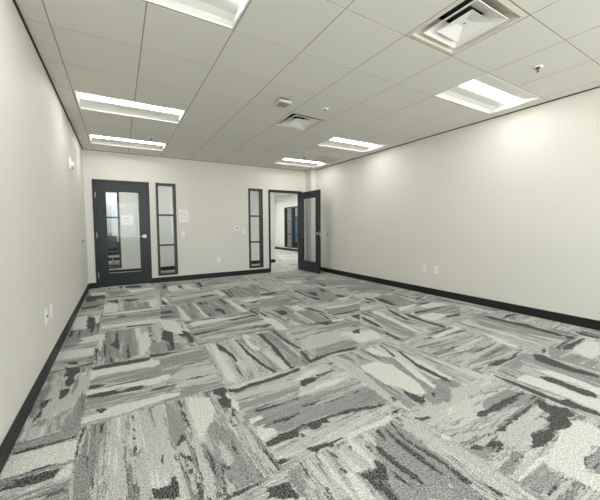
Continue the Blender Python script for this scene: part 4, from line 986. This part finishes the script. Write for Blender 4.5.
for x, z, w_, h_ in ((-.05,.06,.03,.05), (.03,.02,.04,.02), (-.06,-.05,.02,.05), (.0,-.02,.012,.03), (.06,.07,.02,.02)):
    MB().box(x-w_/2, x+w_/2, -.0056, -.005, z-h_/2, z+h_/2).build('plan_mark', M['ink'], r)
b = MB()
for x, z, w_, h_ in ((0,.115,.12,.006), (.03,-.06,.08,.003), (.03,-.075,.08,.003), (.03,-.09,.06,.003), (-.02,-.01,.002,.14), (-.03,.04,.1,.002), (.02,.052,.002,.06), (.05,.03,.018,.012)): b.box(x-w_/2, x+w_/2, -.0056, -.005, z-h_/2, z+h_/2)
b.build('print', M['ink2'], r, merge=False)
# notification strobe on the left wall
r = empty('alarm_strobe', (XL, 5.15, 2.085), PI/2); tag(r, 'white fire alarm strobe high on the left wall', 'alarm')
MB().box(-.06, .06, -.028, -.0005, -.075, .085).build('housing', M['white'], r, bevel=.008)
MB().box(-.032, .032, -.055, -.027, -.035, .04).build('strobe_lens', M['plastic'], r, bevel=.012)
MB().box(-.04, .04, -.034, -.027, -.068, -.045).build('sounder_slot', M['slot'], r, bevel=.002)
for x, s, l in ((XL, 1, 'small round door stop on the left wall at handle height'), (XR, -1, 'small round door stop on the right wall beside the open door')):
    r = empty('door_stop', (x, 6.31, .98)); tag(r, l, 'door stop')
    MB().lathe([(.028, s*.0005), (.028, s*.006), (.022, s*.009)], axis='x', n=20).build('rose', M['steel'], r, smooth=True)
    MB().lathe([(.015, s*.008), (.016, s*.020), (.012, s*.026)], axis='x', n=20).build('bumper', M['bumper'], r, smooth=True)

# ---------------------------------------------------------------- things beyond the glass
r = empty('wall_notice', (.19, YO, 1.40)); tag(r, 'pale framed notice on the corridor wall seen through the closed door glass', 'sign')
MB().box(-.140, .150, -.012, -.0005, -.135, .135).build('frame', M['white'], r, bevel=.003)
b = MB(); b.box(-.05, .05, -.0135, -.011, .03, .06).box(-.06, .06, -.0135, -.011, -.04, -.03); b.build('print', M['ink3'], r, merge=False)
plate('wall_outlet', (XH1, 14.0, .42), -PI/2, 'white outlet on the hallway wall seen through the open doorway', 'outlet')

def office_chair(x, y, rz):
    r = empty('office_chair', (x, y, 0), rz); tag(r, 'office chair with blue-grey back seen through the closed door glass', 'chair')
    def tube(name, pts, rad, m, par):
        b = MB(); P = [Vector(p) for p in pts]; rings = []
        for k, p in enumerate(P):
            d = (P[min(k+1, len(P)-1)]-P[max(k-1, 0)]).normalized(); u = d.orthogonal().normalized(); v = d.cross(u)
            if rings:                                   # keep the ring from twisting
                u = (pu-d*pu.dot(d)).normalized(); v = d.cross(u)
            pu = u; rings.append([tuple(p+rad*(u*math.cos(2*PI*j/10)+v*math.sin(2*PI*j/10))) for j in range(10)])
        for a, c in zip(rings, rings[1:]): b.ring(a, c)
        b.face(rings[0]); b.face(rings[-1]); return b.build(name, m, par, smooth=True)
    MB().box(-.24, .24, -.24, .23, .44, .51).build('seat', M['black'], r, bevel=.03)
    b = MB(); n = 8
    for k in range(n):
        a0, a1 = (-.22+.44*k/n), (-.22+.44*(k+1)/n); c0, c1 = .20+.5*a0*a0*-1, .20+.5*a1*a1*-1
        for z0, z1 in ((.60, .97),):
            b.face([(a0,c0,z0),(a1,c1,z0),(a1,c1+.04,z1),(a0,c0+.04,z1)]); b.face([(a0,c0+.04,z0),(a1,c1+.04,z0),(a1,c1+.08,z1),(a0,c0+.08,z1)])
            b.face([(a0,c0,z0),(a1,c1,z0),(a1,c1+.04,z0),(a0,c0+.04,z0)]); b.face([(a0,c0+.04,z1),(a1,c1+.04,z1),(a1,c1+.08,z1),(a0,c0+.08,z1)])
    k = .5*.22*.22; c = .20-k
    for a in (-.22, .22): b.face([(a,c,.60),(a,c+.04,.60),(a,c+.08,.97),(a,c+.04,.97)])
    b.build('backrest', M['blue'], r, bevel=.01)
    tube('back_support', [(0,.05,.43),(0,.22,.44),(0,.27,.55),(0,.25,.72)], .018, M['black'], r)
    for s in (-1, 1): tube('armrest', [(s*.23,.05,.47),(s*.27,.03,.56),(s*.27,.10,.66),(s*.27,-.15,.66)], .016, M['black'], r)
    MB().lathe([(.03,.10),(.03,.28),(.018,.28),(.018,.44)], n=16).build('column', M['steel'], r, smooth=True)
    for q in range(5):
        a = 2*PI*q/5+.3; leg = tube('leg', [(0,0,.11),(.29*math.cos(a),.29*math.sin(a),.075)], .018, M['black'], r)
        MB().lathe([(.025,-.014),(.025,.014)], (.29*math.cos(a), .29*math.sin(a), .026), axis='y', n=14).build('caster', M['black'], leg)
office_chair(-.19, 10.25, .35)
def desk(x, y, rz, label):
    r = empty('desk', (x, y, 0), rz); tag(r, label, 'desk')
    MB().box(-.8, .8, -.36, .36, .71, .74).build('desktop', M['desk'], r, bevel=.003)
    for s in (-1, 1):
        MB().box(s*.72-.025, s*.72+.025, -.32, .32, 0, .71).build('leg', M['black'], r)
    MB().box(-.69, .69, .28, .30, .30, .70).build('modesty_panel', M['desk'], r)
desk(.3, 11.3, 0, 'dark desk behind the office chair in the room across the corridor')
r = empty('whiteboard', (.15, YR, 1.45)); tag(r, 'white board on the far wall of the room across the corridor', 'whiteboard')
MB().box(-.9, .9, -.018, -.0005, -.45, .45).build('board', M['board'], r); MB().box(-.9, .9, -.06, -.018, -.47, -.455).build('tray', M['steel'], r)
r = empty('partition_screen', (8.85, 14.2, 0), 0); tag(r, 'blue office screen seen through the far hallway window', 'screen')
MB().box(-.6, .6, -.02, .02, .35, 1.75).build('panel', M['skyb'], r)
for s in (-1, 1): MB().box(s*.5-.02, s*.5+.02, -.18, .18, 0, .35).build('foot', M['black'], r)

WORLD = 5.1
# ---------------------------------------------------------------- camera
yaw, pitch, roll = 0.521317, -0.0579102, -0.00792534
fw = Vector((math.sin(yaw)*math.cos(pitch), math.cos(yaw)*math.cos(pitch), math.sin(pitch)))
rt = Vector((math.cos(yaw), -math.sin(yaw), 0)); up = rt.cross(fw)
R1 = rt*math.cos(roll)+up*math.sin(roll); U1 = -rt*math.sin(roll)+up*math.cos(roll)
cd = bpy.data.cameras.new('camera'); cam = bpy.data.objects.new('camera', cd); C.objects.link(cam)
cam.matrix_world = Matrix(((R1.x, U1.x, -fw.x, 0), (R1.y, U1.y, -fw.y, 0), (R1.z, U1.z, -fw.z, 1.20488), (0, 0, 0, 1)))
cd.sensor_width = 36; cd.sensor_fit = 'HORIZONTAL'; cd.lens = 301.549/600*36
cd.shift_x = (300-292.4725)/600; cd.shift_y = -(250-243.8899)/600
cd.clip_start = .02
sc = bpy.context.scene; sc.camera = cam
w = bpy.data.worlds.new('world'); sc.world = w; w.use_nodes = True

wn = w.node_tree; wt = wn.nodes.new('ShaderNodeTexCoord'); wsx = wn.nodes.new('ShaderNodeSeparateXYZ'); wr = wn.nodes.new('ShaderNodeValToRGB')
wn.links.new(wt.outputs['Generated'], wsx.inputs[0]); wm = wn.nodes.new('ShaderNodeMath'); wm.operation = 'MULTIPLY_ADD'; wm.inputs[1].default_value = .5; wm.inputs[2].default_value = .5
wn.links.new(wsx.outputs[2], wm.inputs[0]); wn.links.new(wm.outputs[0], wr.inputs[0])
wr.color_ramp.elements[0].color = (1, .99, .95, 1); wr.color_ramp.elements[0].position = .48     # lower half brightened to throw light up at the ceiling
wr.color_ramp.elements[1].color = (.62, .68, .74, 1); wr.color_ramp.elements[1].position = .52    # hazy sky
wn.links.new(wr.outputs[0], w.node_tree.nodes['Background'].inputs[0])
w.node_tree.nodes['Background'].inputs[1].default_value = WORLD
sc.view_settings.view_transform = 'Standard'; sc.view_settings.look = 'None'; sc.view_settings.gamma = 1
sc.view_settings.exposure = 0.74; sc.view_settings.use_curve_mapping = False
